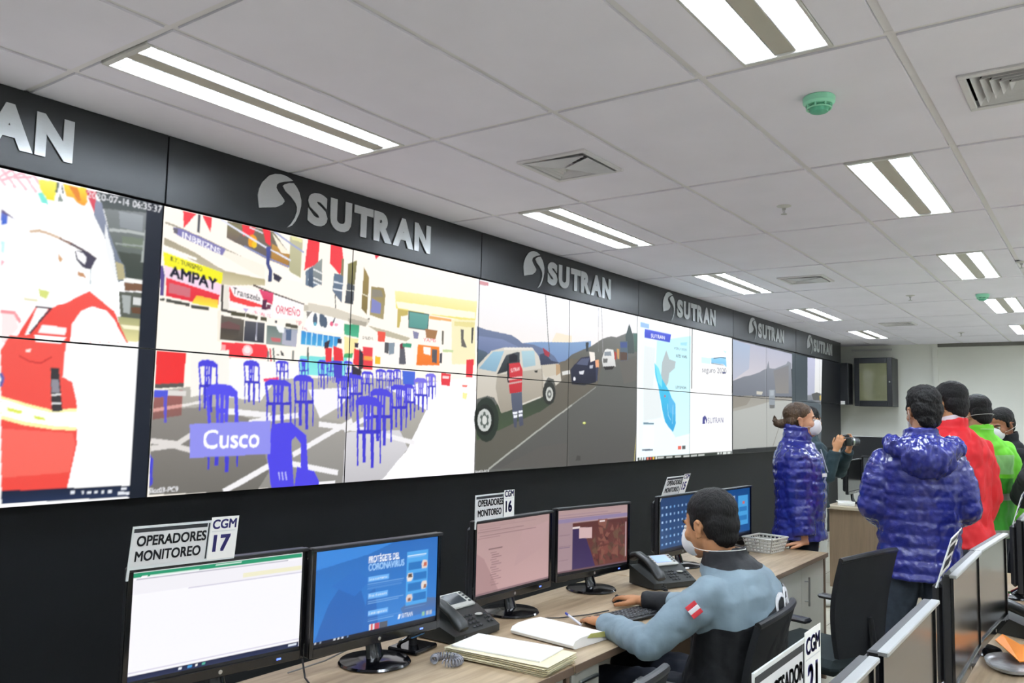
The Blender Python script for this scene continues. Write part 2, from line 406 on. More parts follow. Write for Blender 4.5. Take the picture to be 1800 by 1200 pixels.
for (x, y), lab in (((4.376, 1.383), 'sprinkler head in the ceiling tile behind the green smoke detector'), ((8.11, 1.43), 'sprinkler head in the middle of the ceiling, second from the camera'), ((11.74, 1.49), 'tiny far sprinkler head near the end wall'), ((6.74, .47), 'sprinkler head at the right edge of the photo')):
    t = thing('sprinkler_head', lab, 'sprinkler', (x, y, ZC), 0, 'ceiling sprinklers')
    MB().lathe([(.038, 0), (.038, -.003), (.02, -.008), (.012, -.012)]).obj('escutcheon', M_fit, t)
    b = MB().cyl((0, 0, -.01), (0, 0, -.022), .009); b.tube([(.009, 0, -.02), (.014, 0, -.032), (.004, 0, -.044)], .002, 6); b.tube([(-.009, 0, -.02), (-.014, 0, -.032), (-.004, 0, -.044)], .002, 6); b.lathe([(.016, -.044), (.016, -.046), (.004, -.047)], n=12)
    b.obj('nozzle', M_steel, t)
# ------------------------------------------------------------------ video wall
M_fascia = mat('charcoal_satin_panel', '#1d2022', .34, spec=.42, var=.05, scale=1.2)
M_letter = mat('brushed_aluminium', '#c9cccc', .38, metal=.75, var=.04, scale=40, stretch=(1, 1, 20))
EMB = ('465,1306 455,1365 460,1396 476,1430 514,1471 546,1487 579,1494 613,1493 639,1486 655,1480 606,1464 573,1450 561,1439 558,1423 569,1408 607,1375 609,1366 596,1349 563,1329', '595,1440 607,1451 632,1463 659,1469 680,1452 696,1431 710,1395 710,1366 700,1325 681,1286 660,1260 631,1244 655,1270 675,1302 685,1332 685,1357 676,1373 648,1398 613,1418')
def fascia(k, label):
    u0 = X0+k*PW; z0 = ZB+2*PH+.004
    t = thing('fascia_panel', label, 'sign panel', (u0+PW, D-.02, z0), 0, 'black fascia panels with silver lettering')
    MB().box((0, .02, (ZC-z0)/2-.0005), (2*PW-.005, .04, ZC-z0-.001), .002).obj('panel', M_fascia, t)
    off = -PW+(.10 if k == -2 else 0)
    for src in EMB:
        P = [tuple(map(float, p.split(','))) for p in src.split()]
        MB().prism(P, lambda a, b: (off+a/1000, -.001, b/1000-2*PH-.004), lambda a, b: (off+a/1000, -.006, b/1000-2*PH-.004)).obj('emblem', M_letter, t, smooth=0)
    x = .752
    for ch, w in (('S', .128), ('U', .146), ('T', .138), ('R', .142), ('A', .168), ('N', .138)):
        m = MB(); lettering(m, ch, lambda a, b, d, x=x: (off+x+a, -.001-d, b+1.302-2*PH-.004), w=w, h=.142, depth=.006, off=7.5)
        m.obj('letter', M_letter, t, smooth=0); x += w+(.006 if ch in 'TRA' else .018)
    return t
for k, lab in ((-2, 'fascia panel with two silver letters AN in view, at the left edge'), (0, 'fascia panel with the largest complete emblem and lettering, above the blue chairs picture'), (2, 'fascia panel above the picture of the silver pickup truck'), (4, 'fascia panel above the bright map picture'), (6, 'fascia panel above the grey road picture'), (8, 'farthest fascia panel, above the dark end of the video wall')): fascia(k, lab)
PICS = """P|ffffff|-2200,0 -60,0 -60,1218 -2200,1218
P|fff9f5|-2200,700 -900,700 -900,1218 -2200,1218
L9|f9c9d2|-663,1205 -615,1158
L9|f9c9d2|-628,1208 -580,1157
L9|f9c9d2|-593,1210 -544,1157
L9|f9c9d2|-558,1213 -508,1157
L9|f9c9d2|-522,1215 -470,1156
L8|f7bcc8|-659,1158 -594,1219
L8|f7bcc8|-623,1173 -561,1213
L8|f7bcc8|-586,1190 -528,1207
P|f3f06a/f5e52a|-504,1204 -433,1211 -438,1164 -442,1137 -469,1138 -495,1169
P|7fe8d8|-502,1153 -488,1160 -465,1132 -461,1117 -485,1120
P|5f6a60|-436,1208 -427,1210 -433,1169 -440,1171
P|4c5650|-418,1205 -409,1171 -416,1173 -421,1201
P|8a968c|-425,1171 -409,1143 -429,1138
P|fbe03a/f49a2c|-415,1208 -325,1212 -318,1161 -328,1142 -357,1149 -373,1164 -398,1166
P|e8892a|-394,1207 -361,1208 -340,1160 -358,1160
P|3a3f42/59605e|-287,1208 -36,1224 -35,1172 -253,1145
P|84898a/4d574b|-253,1149 -35,1174 -39,889 -150,887 -179,960 -229,1070
P|9ea3a8/8c9296|-191,1151 -87,1157 -86,1086 -183,1086
P|75806f|-173,1053 -80,1059 -82,1015 -166,1012
P|4a5048/3e463e|-184,986 -43,994 -45,894 -143,892
L12|b5bab8|-221,1069 -143,1077 -44,1078
L7|9aa19c|-194,1019 -45,1031
L14|aab0ac|-64,1166 -78,964
P|8f95ac/6f7a86|-291,1179 -262,1170 -238,1091 -206,1020 -179,963 -153,937 -142,880 -176,864 -218,965 -246,1043 -289,1115
P|f0f2f4|-244,1097 -232,1061 -204,986 -176,864 -212,927 -239,999
P|b8ae86|-193,946 -158,940 -146,883 -177,875
P|d94a5a|-328,1206 -285,1207 -287,1119 -313,1170
P|6a78c8/3a6ad8|-621,1059 -599,1053 -599,1018 -618,1011
P|6a5a8a|-622,1068 -565,1036 -601,1049 -621,1054
P|c8f0f0|-614,953 -601,952 -601,910 -611,912
P|f8a8b8|-609,888 -599,880 -607,861
L9|d6b89a|-517,1006 -488,1015 -454,1011 -404,999
L11|9a7a6a|-411,999 -368,984
L9|5c4a52|-368,984 -323,969 -270,944
P|4a4658|-355,960 -316,967 -268,945 -286,899 -319,903 -342,925
P|fdfcff|-348,961 -323,958 -307,942 -312,915 -339,933
P|d8a878|-414,942 -394,922 -402,910 -413,921
P|c8946a|-336,885 -314,881 -305,862 -335,867
L5|bcc8cc|-287,900 -285,841
P|7d5a42|-150,866 -40,875 -42,845 -145,834
P|f4f2ee|-154,885 -38,890 -40,875 -147,866
P|5a5e54|-168,828 -41,839 -47,726 -156,726
P|aab0ae|-156,818 -120,817 -121,742 -145,745
P|d8dad8|-107,813 -52,814 -57,784 -106,784
P|6a4a34|-117,771 -50,779 -54,749 -109,749
P|a8a878/e8e0a0|-167,725 -47,726 -44,638 -143,630
P|f8f2d0|-154,698 -48,697 -47,679 -141,682
P|f4584e/ef4d44|-551,591 -482,728 -436,726 -376,757 -287,815 -186,749 -119,626
P|fffdfc|-347,608 -344,679 -315,731 -272,758 -215,745 -178,707 -125,626
P|ffffff|-477,726 -434,729 -495,627 -511,620
L7|4a3040|-479,729 -426,730 -495,632
P|f8f4f4|-452,668 -364,663 -368,638 -465,635
L12|f39aa0|-596,700 -553,699 -532,670
P|fbe8e8|-596,695 -553,694 -535,649 -570,589 -588,588
L10|e8e4c0|-518,756 -479,755
P|d8e080|-476,798 -435,793 -444,765 -470,772
P|f25a50/ee4c42|-562,616 -361,623 -366,541 -367,476 -329,459 -308,386 -297,224 -312,122 -321,61 -552,61 -587,562
P|f76c60/f4695c|-567,284 -316,267 -303,224 -317,117 -555,108
L6|d23a38|-523,546 -488,528 -448,525 -414,549
P|ffe8e0|-503,571 -486,573 -490,562 -505,562
P|ffffff|-480,628 -362,628 -381,599 -473,602
P|fdf7b0|-575,400 -487,372 -400,352 -306,358 -301,277 -380,279 -487,295 -570,317
P|fffefc|-575,390 -486,361 -400,342 -305,346 -302,289 -381,292 -488,308 -570,329
P|e2ec5a|-554,358 -500,346 -504,335 -550,345
P|dce84a|-460,331 -424,323 -418,313 -454,318
P|3c3a3c|-413,506 -382,508 -359,348 -396,344
P|908e98|-405,464 -380,465 -374,417 -401,416
L6|e8e8e8|-399,408 -371,412
L6|e8e8e8|-397,374 -366,377
L10|5a62a8|-581,476 -573,461 -578,436
P|1a2338/243458|-552,63 21,54 24,6 -549,17
P|e4e8f0|-308,48 -295,48 -294,37 -308,38
P|e4e8f0|-265,44 -257,45 -256,34 -264,34
P|e4e8f0|-244,44 -228,44 -227,33 -244,33
P|e4e8f0|-216,43 -203,43 -202,32 -216,33
P|e4e8f0|-189,43 -180,43 -180,32 -189,32
P|e4e8f0|-160,42 -145,42 -145,31 -160,31
P|e4e8f0|-112,50 -86,50 -85,38 -111,39
P|e4e8f0|-122,33 -68,31 -68,19 -121,22
P|e4e8f0|-44,38 -25,38 -25,27 -43,27
P|181e2a|-75,-5 0,-5 0,1218 -75,1218
P|181e2a|-36,662 8,666 9,51 -37,53
T0|f4f4f8|2020-07-14 06:35:37|-321,1179 -8,1182 24,30
P|fdf7ec|0,0 2160,0 2160,1218 0,1218
P|a39a86|11,1151 60,1144 96,1137 316,1085 485,1045 467,1040 307,1070 97,1121 12,1143
P|f7f0e2|12,1145 530,977 526,1044 287,1084 96,1129
P|827cb4|47,1134 101,1133 309,1083 294,1053 94,1095 53,1108
P|6a6470|47,1132 74,1133 71,1108 53,1108
T1|fbf8ff|INBRIZNS|94,1097 284,1057 26,23
P|a89e86/cfc4a8|11,1082 156,1044 312,985 530,977 531,950 297,921 226,984 13,1050
P|fffdf4|13,1050 167,1021 168,1011 14,1032
P|b8ac86/d8ceaa|293,982 530,977 531,953 341,924 297,924
P|f4ee20|11,1023 302,974 297,914 21,956
P|f4d8ea|19,964 297,924 293,866 27,913
P|ec3d48/e22a3c|30,915 291,876 286,816 35,835
P|d0707a|45,895 148,885 146,843 47,851
P|f7b838/f6e848|177,857 287,848 284,813 156,820
T1|4a4420|E.T. TURISMO|47,988 199,964 20,19
T3|16162a|AMPAY|45,923 276,895 45,47
P|5a4a8a|-3,961 15,959 26,917 25,836 8,834
L10|4c4c44|11,818 28,820
L14|4c4c44|41,818 143,812
L14|4c4c44|157,807 236,806
P|7c735e/6a6064|311,1213 394,1216 568,1211 672,1121 670,1056 535,1075 416,1107 312,1138
P|8a8460/7a6a60|312,1206 392,1209 392,1173 358,1136 312,1140
P|c89a52/a8783c|560,1155 666,1127 661,1054 562,1073
P|f8f0dc|560,1205 672,1123 621,1119 597,1143
P|c8c4a0/b4b08c|664,1211 744,1207 740,998 668,1044
P|e8e4a8|672,1213 743,1209 743,1192 679,1195
P|f2404a|91,1214 157,1214 98,1140
P|f2404a|183,1214 232,1211 229,1144
P|f2404a|390,1213 465,1214 454,1176 398,1161
P|f2404a|502,1219 546,1216 557,1141 525,1153
P|f2404a|775,1217 850,1219 846,1110 803,1088 760,1055
P|4a4a52|162,1213 176,1212 174,1132 162,1135
P|f0a428|476,1151 474,1138 469,1127 462,1119 452,1115 443,1116 434,1121 428,1130 426,1142 427,1154 432,1165 439,1173 449,1177 458,1177 467,1171 473,1162
P|f2c830|475,1135 474,1128 472,1122 468,1117 463,1115 458,1115 453,1118 450,1124 449,1130 449,1137 452,1143 456,1148 461,1150 466,1150 470,1147 473,1142
L9|e6e8f4|279,1212 397,1174 531,1131 674,1091
L7|8a92c0|406,1114 534,1082 667,1060
L9|a0a8d0|571,1214 663,1178 752,1147
L6|e8e8f0|431,1207 506,1195
P|5058a0/3e4668|529,1135 556,1138 552,1058 570,1029 571,972 546,968 549,1021 533,1050
P|3e3a4a|576,1018 633,1004 612,974 581,985
P|fdfaf0|562,1068 754,1014 755,991 639,998 570,1029
P|6b7c90|769,1054 857,1116 863,1006 819,976 773,984
L8|e8ecf0|799,1064 861,1049
L8|e8ecf0|789,1015 863,1001
P|e8e2d8|307,919 341,924 343,812 313,813
L12|4a4440|303,919 306,808 429,800
L9|5a4a44|468,942 576,920 767,889
P|fbf2f2|337,926 583,920 583,801 342,823
P|f04545|338,924 366,880 518,856 521,845 453,840 345,853
P|e4507a/d83a5a|500,928 583,920 580,862 530,878
P|5a2a48|524,882 546,885 543,835 519,836
P|6a3a50|547,862 574,861 570,842 543,835
T1|2a2430|Transzela|358,889 510,873 31,27
P|fefafa|585,915 764,888 765,818 589,801
T1|dc2a58|ORMEÑO|601,827 748,826 38,33
P|b8aad8|415,829 448,828 434,811
T0|e87a90|SERV.TURISTICO|470,811 575,802 12,13
P|f6ecdc|285,801 300,810 308,664 293,669
P|6a625a/4e4840|302,786 426,778 425,676 304,676
P|70504e|303,749 346,763 407,749 406,728 304,728
P|4c443e/5a5246|305,725 404,727 394,692 371,678 304,677
P|5a5a60/3e3e48|432,776 539,776 540,680 429,678
L7|a0a0b0|499,772 497,694
L10|c8c8d0|497,701 498,690
P|6d7c78/8f9a94|555,767 738,762 733,675 554,676
P|a8acbc/b4b4c4|646,758 738,759 733,675 646,681
P|5a6a88|664,756 700,759 699,703 667,704
P|c86a6e|578,708 637,707 636,691 588,691
P|f2f4f4|600,775 654,766 656,737 629,734
L18|54503c|359,799 428,800
L18|54503c|441,798 495,793
L18|54503c|521,792 547,791
L18|5a5648|667,778 732,773
P|4a4a50|597,791 613,793 611,781 598,782
P|f24048/ee3840|316,666 554,673 567,653 562,604 312,598
P|ffc0c4|481,639 480,629 474,620 465,614 454,611 443,612 433,617 426,625 424,635 425,645 431,654 440,661 451,663 462,662 472,657 478,649
P|ffe8e8|469,642 468,635 464,629 459,625 453,623 447,624 441,628 437,633 436,640 437,646 440,652 445,656 451,658 457,657 463,654 467,649
P|f8a8a8|317,654 336,653 335,612 316,607
L9|d8505a|579,656 592,554 689,553
L9|5a6a66|596,659 608,569 688,570
L8|6a6a6a|568,642 575,541 654,541
L7|6a6a6a|362,595 363,542
P|4a4a48|638,655 657,641 662,625 644,630
P|4a4a48|619,633 635,633 633,627 618,626
P|8a8a84|708,656 720,657 720,609 709,610
P|fdfbf8|793,859 1039,857 1028,770 775,766
P|8a8480|784,854 822,858 791,820
P|c8c0b0|768,890 950,884 946,868 770,856
P|566478|859,822 859,809 856,799 851,791 846,788 839,790 834,796 830,807 828,819 829,831 832,842 836,850 842,853 848,851 853,844 857,834
P|566478|904,829 903,814 900,801 895,792 889,789 882,791 876,798 872,810 869,825 870,840 873,852 878,861 885,865 891,863 897,855 902,843
P|566478|924,815 924,804 921,794 916,788 910,785 904,786 898,792 894,801 892,812 893,823 896,833 901,840 907,842 913,841 919,835 922,826
P|6ab0c8|857,801 856,797 854,794 850,791 845,790 841,790 837,792 834,795 833,798 834,802 836,805 840,808 844,809 849,809 853,807 856,804
P|e86a8a|963,811 962,806 960,802 956,799 952,798 948,798 944,801 941,804 940,809 941,814 943,818 947,821 951,823 955,822 959,820 961,816
L9|4a4a5a|973,842 961,819
P|f0a8bc|997,811 997,808 994,805 990,803 985,802 980,802 976,803 973,805 972,808 973,811 975,814 979,816 984,817 989,817 993,816 996,814
T0|e04868|VIP|722,787 759,783 20,21
T0|c03860|1AL|765,765 799,763 15,15
P|3a8fd6/4aa8dc|761,759 1017,746 986,690 760,690
L7|bfe6f4|792,755 791,689
L7|bfe6f4|827,753 825,688
L7|bfe6f4|862,752 860,688
L7|bfe6f4|897,750 896,688
L7|bfe6f4|933,749 932,687
L7|bfe6f4|970,748 968,687
P|88e4e0/6ad8d4|763,636 1066,647 1063,607 758,604
P|7ce0dc/8ae8e4|757,635 1066,623 1060,545 762,544
L10|5a605c|806,677 809,611
P|f2444c|778,1218 846,1220 848,1106 786,1070
P|f2444c|924,1222 1000,1226 1013,1154 996,1067 923,1118
P|9aa09a/7a828a|812,1082 872,1136 878,999 816,1014
L8|e8e8e8|816,1072 874,1059
L8|e8e8e8|819,1030 877,1017
P|5c6a80/4a586c|787,1067 816,1077 821,978 791,984
P|64788e/6b7688|954,1071 1018,1073 1013,927 948,979
L8|e4e8ee|956,1028 1017,1026
L8|e4e8ee|954,990 1015,988
L8|5a5a58|967,960 975,896
P|8a8060|1003,1155 1017,1158 1018,1065 1000,1070
P|8a8452/75704e|1046,1136 1111,1165 1101,1032 1049,1031
P|5a5f64/4a4e56|1047,1036 1102,1030 1096,927 1036,928
L6|c8c8c0|1047,997 1099,999
P|a08a52/857448|1163,1137 1202,1083 1195,885 1154,914
L5|e8e0c8|1159,990 1202,981
P|9c8c5c/a89a70|1222,1041 1314,1045 1329,1009 1320,872 1218,887
P|8488c0|1229,976 1301,957 1296,899 1225,902
P|8f897a|1226,1027 1297,1031 1315,993 1229,982
P|e43a4a|1236,1218 1284,1225 1246,1191
P|5a5650|1193,859 1219,868 1216,845 1193,845
P|f6f2b8/efe27e|1403,1042 2143,1071 2127,938 1894,939 1416,944
P|fbf8e0|1414,982 2124,1003 2126,961 1695,943 1432,949
P|c8b464|1428,944 1518,941 1514,917 1468,906 1446,839 1429,837
P|fbf6ea|1460,905 1519,911 1524,817 1460,817
P|4a5c58|1519,942 1695,944 1686,844 1521,843
P|6aa69e/5c9890|1526,937 1688,938 1679,851 1527,850
P|efb06a|1696,934 1896,934 1897,919 1696,915
P|f4ecc0|1899,933 2126,951 2138,677 1911,663
P|e8dc98|1924,923 2127,938 2118,904 1925,898
P|3fa076/55b890|1038,819 1145,824 1140,757 1041,765
P|d8d0c0|796,901 967,895 1220,857 1198,826 1005,840 798,860
P|c0b8a0|1206,827 1357,813 1542,789 1509,768 1310,786
P|b0a898|1062,851 1197,843 1191,820 1071,825
P|ee5a48|1281,806 1342,805 1338,740 1286,750
P|fbf6f0|1225,745 1570,761 1575,642 1232,622
P|58585c|1340,748 1368,748 1367,687 1338,691
P|8a98a4|1368,745 1417,755 1412,690 1371,682
P|606068|1459,746 1493,737 1511,639 1456,635
P|7a3040|1491,740 1490,733 1486,727 1481,723 1475,721 1468,722 1462,725 1458,731 1457,737 1458,744 1461,750 1466,754 1473,756 1479,755 1485,752 1489,747
P|3f9a78|1480,757 1552,760 1549,733 1481,731
T0|e85870|YAMS|1648,779 1762,784 21,22
P|a87a50|1663,854 1773,852 1757,801 1674,800
P|8888a8|1557,832 1611,825 1603,788 1568,791
P|7a7468|1811,856 1830,857 1829,776 1815,775
P|f78a30/f07a28|1605,761 1792,758 1797,650 1597,638
P|fdf6ee|1654,747 1718,746 1715,703 1656,708
P|5c5a60|1728,737 1774,738 1773,661 1731,664
P|4a4a50|1798,721 1822,723 1820,663 1799,662
P|c8d8a0|1825,745 1922,749 1918,733 1826,729
P|6a6660|1985,885 2016,881 2018,823 2051,774 2000,777
P|5a564e|2092,901 2116,907 2106,805 2091,804
P|ea3a44|2080,699 2126,705 2123,669 2081,667
P|e8434c|1174,710 1246,712 1247,623 1194,619
P|f2a040|1190,686 1244,687 1242,656 1192,658
P|f0c030|1268,669 1308,666 1310,626 1270,624
P|fbe9a8|1042,756 1142,749 1116,669 1047,665
P|4fae70|1047,667 1108,672 1102,647 1044,645
T0|5a4a3a|SALIDA|1171,754 1248,755 14,14
P|bdb9b0/8f8c86|-3,435 152,458 363,473 594,516 1140,549 1826,556 2161,535 2155,-19 12,10
P|8d8882/6f6c66|-4,359 296,376 526,315 695,207 544,-6 12,10
P|a8a49e/8c8a86|522,367 1033,317 1118,200 1089,-11 624,2
P|fdfcff|1353,504 2158,597 2155,-11 1335,-2 1539,153 1695,386
P|f4f2f6|820,470 1142,496 1029,390 900,331
P|d8d6da/c0bec2|1075,259 1476,272 1550,168 1356,4 1069,-3
P|fbf8f4|356,594 760,593 763,524 627,517 536,407 366,422
P|f6f2ea|162,612 353,633 364,454 175,417
P|f03434|6,604 144,603 141,473 11,462
P|5c5854|11,465 141,475 140,458 9,446
P|a0605c/87605a|9,429 139,446 138,337 6,318
L14|d8a098|10,356 143,379
L14|e8e4e0|143,379 224,396
L22|ddd8d4|10,230 127,217 185,252
L22|ddd8d4|12,201 107,211 182,191
L22|ddd8d4|67,431 147,431
L26|f0eef0|369,5 610,109
L26|f0eef0|487,308 605,328
L26|f0eef0|605,328 756,343
L26|f0eef0|749,158 1112,318
L26|f0eef0|902,302 1216,273
L26|f0eef0|735,111 1028,57
L26|f0eef0|1074,273 1253,349
L26|f0eef0|1366,242 1596,199
L26|f0eef0|355,358 588,342
L26|f0eef0|846,3 1011,4
P|f04a78|546,513 635,526 636,504 551,499
P|4a6ad8|1483,601 1591,599 1590,526 1492,527
P|4f48dc|769,607 776,607 778,563 772,562
P|4f48dc|778,607 786,608 786,563 780,563
P|4f48dc|788,608 795,609 794,564 788,563
P|4f48dc|770,587 794,588 793,583 771,581
P|4f48dc|750,610 762,617 780,619 799,618 812,611 812,603 781,605 750,602
P|4f48dc|750,610 756,608 764,562 757,562
P|4f48dc|812,611 806,611 809,564 816,565
P|3c36c4|755,565 816,568 815,561 758,558
P|443ed0|756,561 760,562 763,509 759,509
P|443ed0|769,562 778,563 780,515 772,514
P|443ed0|788,563 798,564 800,508 792,507
P|443ed0|811,564 816,565 818,515 814,515
P|4f48dc|891,606 899,607 901,548 895,548
P|4f48dc|901,607 909,607 910,549 903,548
P|4f48dc|911,608 918,608 918,549 912,549
P|4f48dc|892,580 918,581 917,574 894,573
P|4f48dc|871,611 883,620 903,622 922,620 936,611 937,600 904,604 871,601
P|4f48dc|871,611 877,608 886,547 879,547
P|4f48dc|936,611 929,612 933,550 941,550
P|3c36c4|877,551 941,555 939,546 880,543
P|443ed0|878,547 882,547 886,479 882,479
P|443ed0|891,548 901,548 904,485 896,485
P|443ed0|912,549 922,549 925,476 917,476
P|443ed0|935,550 941,550 944,485 939,485
P|4f48dc|951,612 956,612 958,569 953,569
P|4f48dc|958,612 963,613 964,569 959,569
P|4f48dc|965,613 970,613 970,569 966,569
P|4f48dc|951,592 970,593 969,588 952,587
P|4f48dc|936,615 945,622 959,623 973,622 983,615 984,607 960,610 936,608
P|4f48dc|936,615 941,613 947,568 942,568
P|4f48dc|983,615 978,616 981,570 987,570
P|3c36c4|940,571 987,574 986,567 942,565
P|443ed0|941,568 944,568 947,517 944,517
P|443ed0|951,568 958,569 960,522 954,522
P|443ed0|966,569 973,570 975,515 969,515
P|443ed0|983,570 987,570 989,522 986,522
P|4f48dc|991,615 998,616 1000,566 995,566
P|4f48dc|1000,616 1007,616 1008,566 1002,566
P|4f48dc|1009,616 1016,617 1016,567 1010,566
P|4f48dc|992,593 1015,594 1014,588 994,587
P|4f48dc|973,619 985,626 1002,628 1019,627 1031,619 1032,610 1003,613 974,610
P|4f48dc|973,619 979,617 987,565 981,565
P|4f48dc|1031,619 1026,620 1029,567 1035,568
P|3c36c4|979,569 1036,572 1034,564 981,561
P|443ed0|980,565 984,565 986,507 983,507
P|443ed0|991,565 1000,566 1002,513 995,512
P|443ed0|1010,566 1019,567 1021,505 1014,505
P|443ed0|1031,568 1035,568 1038,513 1034,513
P|4f48dc|1065,617 1072,617 1074,564 1068,564
P|4f48dc|1073,617 1081,618 1082,564 1076,564
P|4f48dc|1082,618 1090,618 1089,565 1083,564
P|4f48dc|1065,593 1089,594 1088,587 1067,586
P|4f48dc|1046,621 1057,629 1075,631 1093,629 1106,621 1106,611 1076,615 1047,612
P|4f48dc|1046,621 1052,619 1060,563 1054,563
P|4f48dc|1106,621 1100,622 1103,565 1110,566
P|3c36c4|1052,567 1110,570 1109,562 1054,559
P|443ed0|1052,563 1056,563 1059,501 1056,501
P|443ed0|1064,563 1074,564 1076,507 1068,507
P|443ed0|1083,564 1093,565 1095,498 1088,498
P|443ed0|1105,566 1110,566 1112,507 1108,507
P|4f48dc|638,592 647,593 649,552 641,552
P|4f48dc|649,593 658,594 658,553 651,552
P|4f48dc|660,594 669,594 668,553 660,553
P|4f48dc|638,574 668,576 667,571 640,569
P|4f48dc|615,595 630,602 652,604 674,603 689,597 690,589 652,591 616,588
P|4f48dc|615,595 623,594 631,551 624,551
P|4f48dc|689,597 682,597 685,554 693,555
P|3c36c4|621,554 694,558 692,551 624,548
P|443ed0|622,551 627,551 629,503 625,503
P|443ed0|637,552 649,552 650,508 640,508
P|443ed0|660,553 672,554 674,502 664,502
P|443ed0|687,554 693,555 695,509 690,509
P|4f48dc|462,573 473,574 477,492 468,491
P|4f48dc|475,574 486,574 488,492 479,492
P|4f48dc|488,574 499,575 499,493 491,492
P|4f48dc|464,536 499,538 497,528 466,526
P|4f48dc|435,579 452,592 478,594 504,592 523,579 524,564 479,570 436,565
P|4f48dc|435,579 444,576 456,491 447,491
P|4f48dc|523,579 514,580 520,494 530,494
P|3c36c4|444,497 530,500 528,488 448,485
P|443ed0|445,491 451,491 456,396 451,395
P|443ed0|463,491 477,492 480,404 469,404
P|443ed0|491,492 505,493 509,391 498,390
P|443ed0|522,494 530,494 534,403 528,403
P|4f48dc|1200,570 1210,571 1212,518 1204,517
P|4f48dc|1212,571 1222,571 1223,518 1214,518
P|4f48dc|1225,571 1235,572 1234,518 1225,518
P|4f48dc|1200,546 1234,548 1232,541 1202,540
P|4f48dc|1174,574 1190,582 1215,584 1240,583 1258,574 1258,565 1216,568 1175,565
P|4f48dc|1174,574 1183,572 1192,517 1184,516
P|4f48dc|1258,574 1249,575 1253,519 1262,520
P|3c36c4|1181,520 1263,524 1261,516 1184,512
P|443ed0|1182,516 1187,517 1190,455 1185,455
P|443ed0|1199,517 1212,518 1213,461 1203,460
P|443ed0|1225,518 1239,519 1241,452 1230,452
P|443ed0|1255,519 1262,520 1265,461 1259,461
P|4f48dc|1301,587 1311,587 1312,539 1304,539
P|4f48dc|1313,587 1322,588 1322,540 1315,540
P|4f48dc|1325,588 1334,589 1332,540 1325,540
P|4f48dc|1302,565 1333,567 1331,561 1303,559
P|4f48dc|1277,590 1292,598 1315,600 1339,598 1355,591 1356,582 1316,585 1278,582
P|4f48dc|1277,590 1285,588 1294,539 1286,538
P|4f48dc|1355,591 1347,592 1351,541 1359,542
P|3c36c4|1283,542 1360,545 1358,538 1286,535
P|443ed0|1284,538 1289,538 1292,483 1287,482
P|443ed0|1300,539 1312,539 1314,488 1304,488
P|443ed0|1325,540 1337,541 1339,481 1329,480
P|443ed0|1353,541 1359,542 1361,489 1356,488
P|4f48dc|1376,588 1383,589 1385,540 1379,540
P|4f48dc|1385,589 1392,589 1393,541 1387,540
P|4f48dc|1394,589 1401,590 1400,541 1394,541
P|4f48dc|1377,567 1400,568 1399,562 1378,561
P|4f48dc|1358,592 1370,600 1387,601 1404,600 1416,592 1417,583 1387,587 1359,584
P|4f48dc|1358,592 1364,590 1371,540 1366,540
P|4f48dc|1416,592 1410,593 1413,542 1420,542
P|3c36c4|1364,543 1420,546 1419,538 1366,536
P|443ed0|1364,539 1368,540 1371,483 1367,483
P|443ed0|1376,540 1385,540 1387,488 1379,488
P|443ed0|1394,541 1404,541 1406,481 1398,480
P|443ed0|1415,542 1420,542 1422,488 1418,488
P|4f48dc|1432,596 1439,596 1441,555 1435,555
P|4f48dc|1441,596 1448,597 1448,555 1442,555
P|4f48dc|1449,597 1456,597 1455,556 1450,556
P|4f48dc|1433,577 1455,578 1454,573 1434,572
P|4f48dc|1415,599 1426,605 1443,607 1460,606 1472,599 1472,592 1443,594 1415,592
P|4f48dc|1415,599 1420,597 1427,555 1421,554
P|4f48dc|1472,599 1466,600 1468,556 1475,557
P|3c36c4|1420,557 1475,560 1474,554 1422,551
P|443ed0|1420,554 1424,554 1426,506 1423,506
P|443ed0|1432,555 1441,555 1442,511 1435,511
P|443ed0|1450,556 1459,556 1460,505 1453,504
P|443ed0|1470,557 1475,557 1476,511 1473,511
P|4f48dc|1032,529 1044,530 1048,438 1038,438
P|4f48dc|1047,530 1059,531 1061,439 1051,439
P|4f48dc|1062,531 1074,531 1074,439 1064,439
P|4f48dc|1033,488 1073,490 1072,478 1036,477
P|4f48dc|1001,537 1020,550 1050,553 1080,550 1101,535 1102,519 1051,526 1002,521
P|4f48dc|1001,537 1011,533 1024,438 1014,438
P|4f48dc|1101,535 1091,537 1097,440 1108,440
P|3c36c4|1011,444 1109,447 1106,433 1014,431
P|443ed0|1012,437 1018,438 1023,331 1018,331
P|443ed0|1032,438 1048,438 1051,340 1039,340
P|443ed0|1064,439 1080,439 1084,325 1071,325
P|443ed0|1100,440 1108,440 1113,339 1106,339
P|4f48dc|1111,546 1123,546 1126,460 1116,460
P|4f48dc|1126,546 1138,547 1139,460 1129,460
P|4f48dc|1141,547 1153,548 1152,461 1142,461
P|4f48dc|1112,507 1152,509 1150,498 1115,496
P|4f48dc|1080,553 1099,566 1129,568 1159,565 1179,551 1180,536 1130,542 1081,538
P|4f48dc|1080,553 1090,549 1103,459 1093,459
P|4f48dc|1179,551 1169,553 1175,462 1186,462
P|3c36c4|1090,465 1187,468 1184,455 1093,453
P|443ed0|1091,459 1097,459 1102,359 1097,358
P|443ed0|1111,460 1126,460 1130,367 1117,367
P|443ed0|1142,461 1158,461 1162,353 1149,353
P|443ed0|1178,462 1186,462 1190,366 1184,366
P|7a70e4|1706,582 1717,582 1719,523 1710,522
P|7a70e4|1720,582 1731,583 1731,523 1722,523
P|7a70e4|1733,583 1744,583 1742,523 1733,523
P|7a70e4|1707,555 1743,556 1741,549 1709,547
P|7a70e4|1679,586 1696,595 1723,597 1750,596 1769,586 1769,576 1724,579 1679,576
P|7a70e4|1679,586 1688,584 1698,522 1689,521
P|7a70e4|1769,586 1759,587 1763,524 1773,525
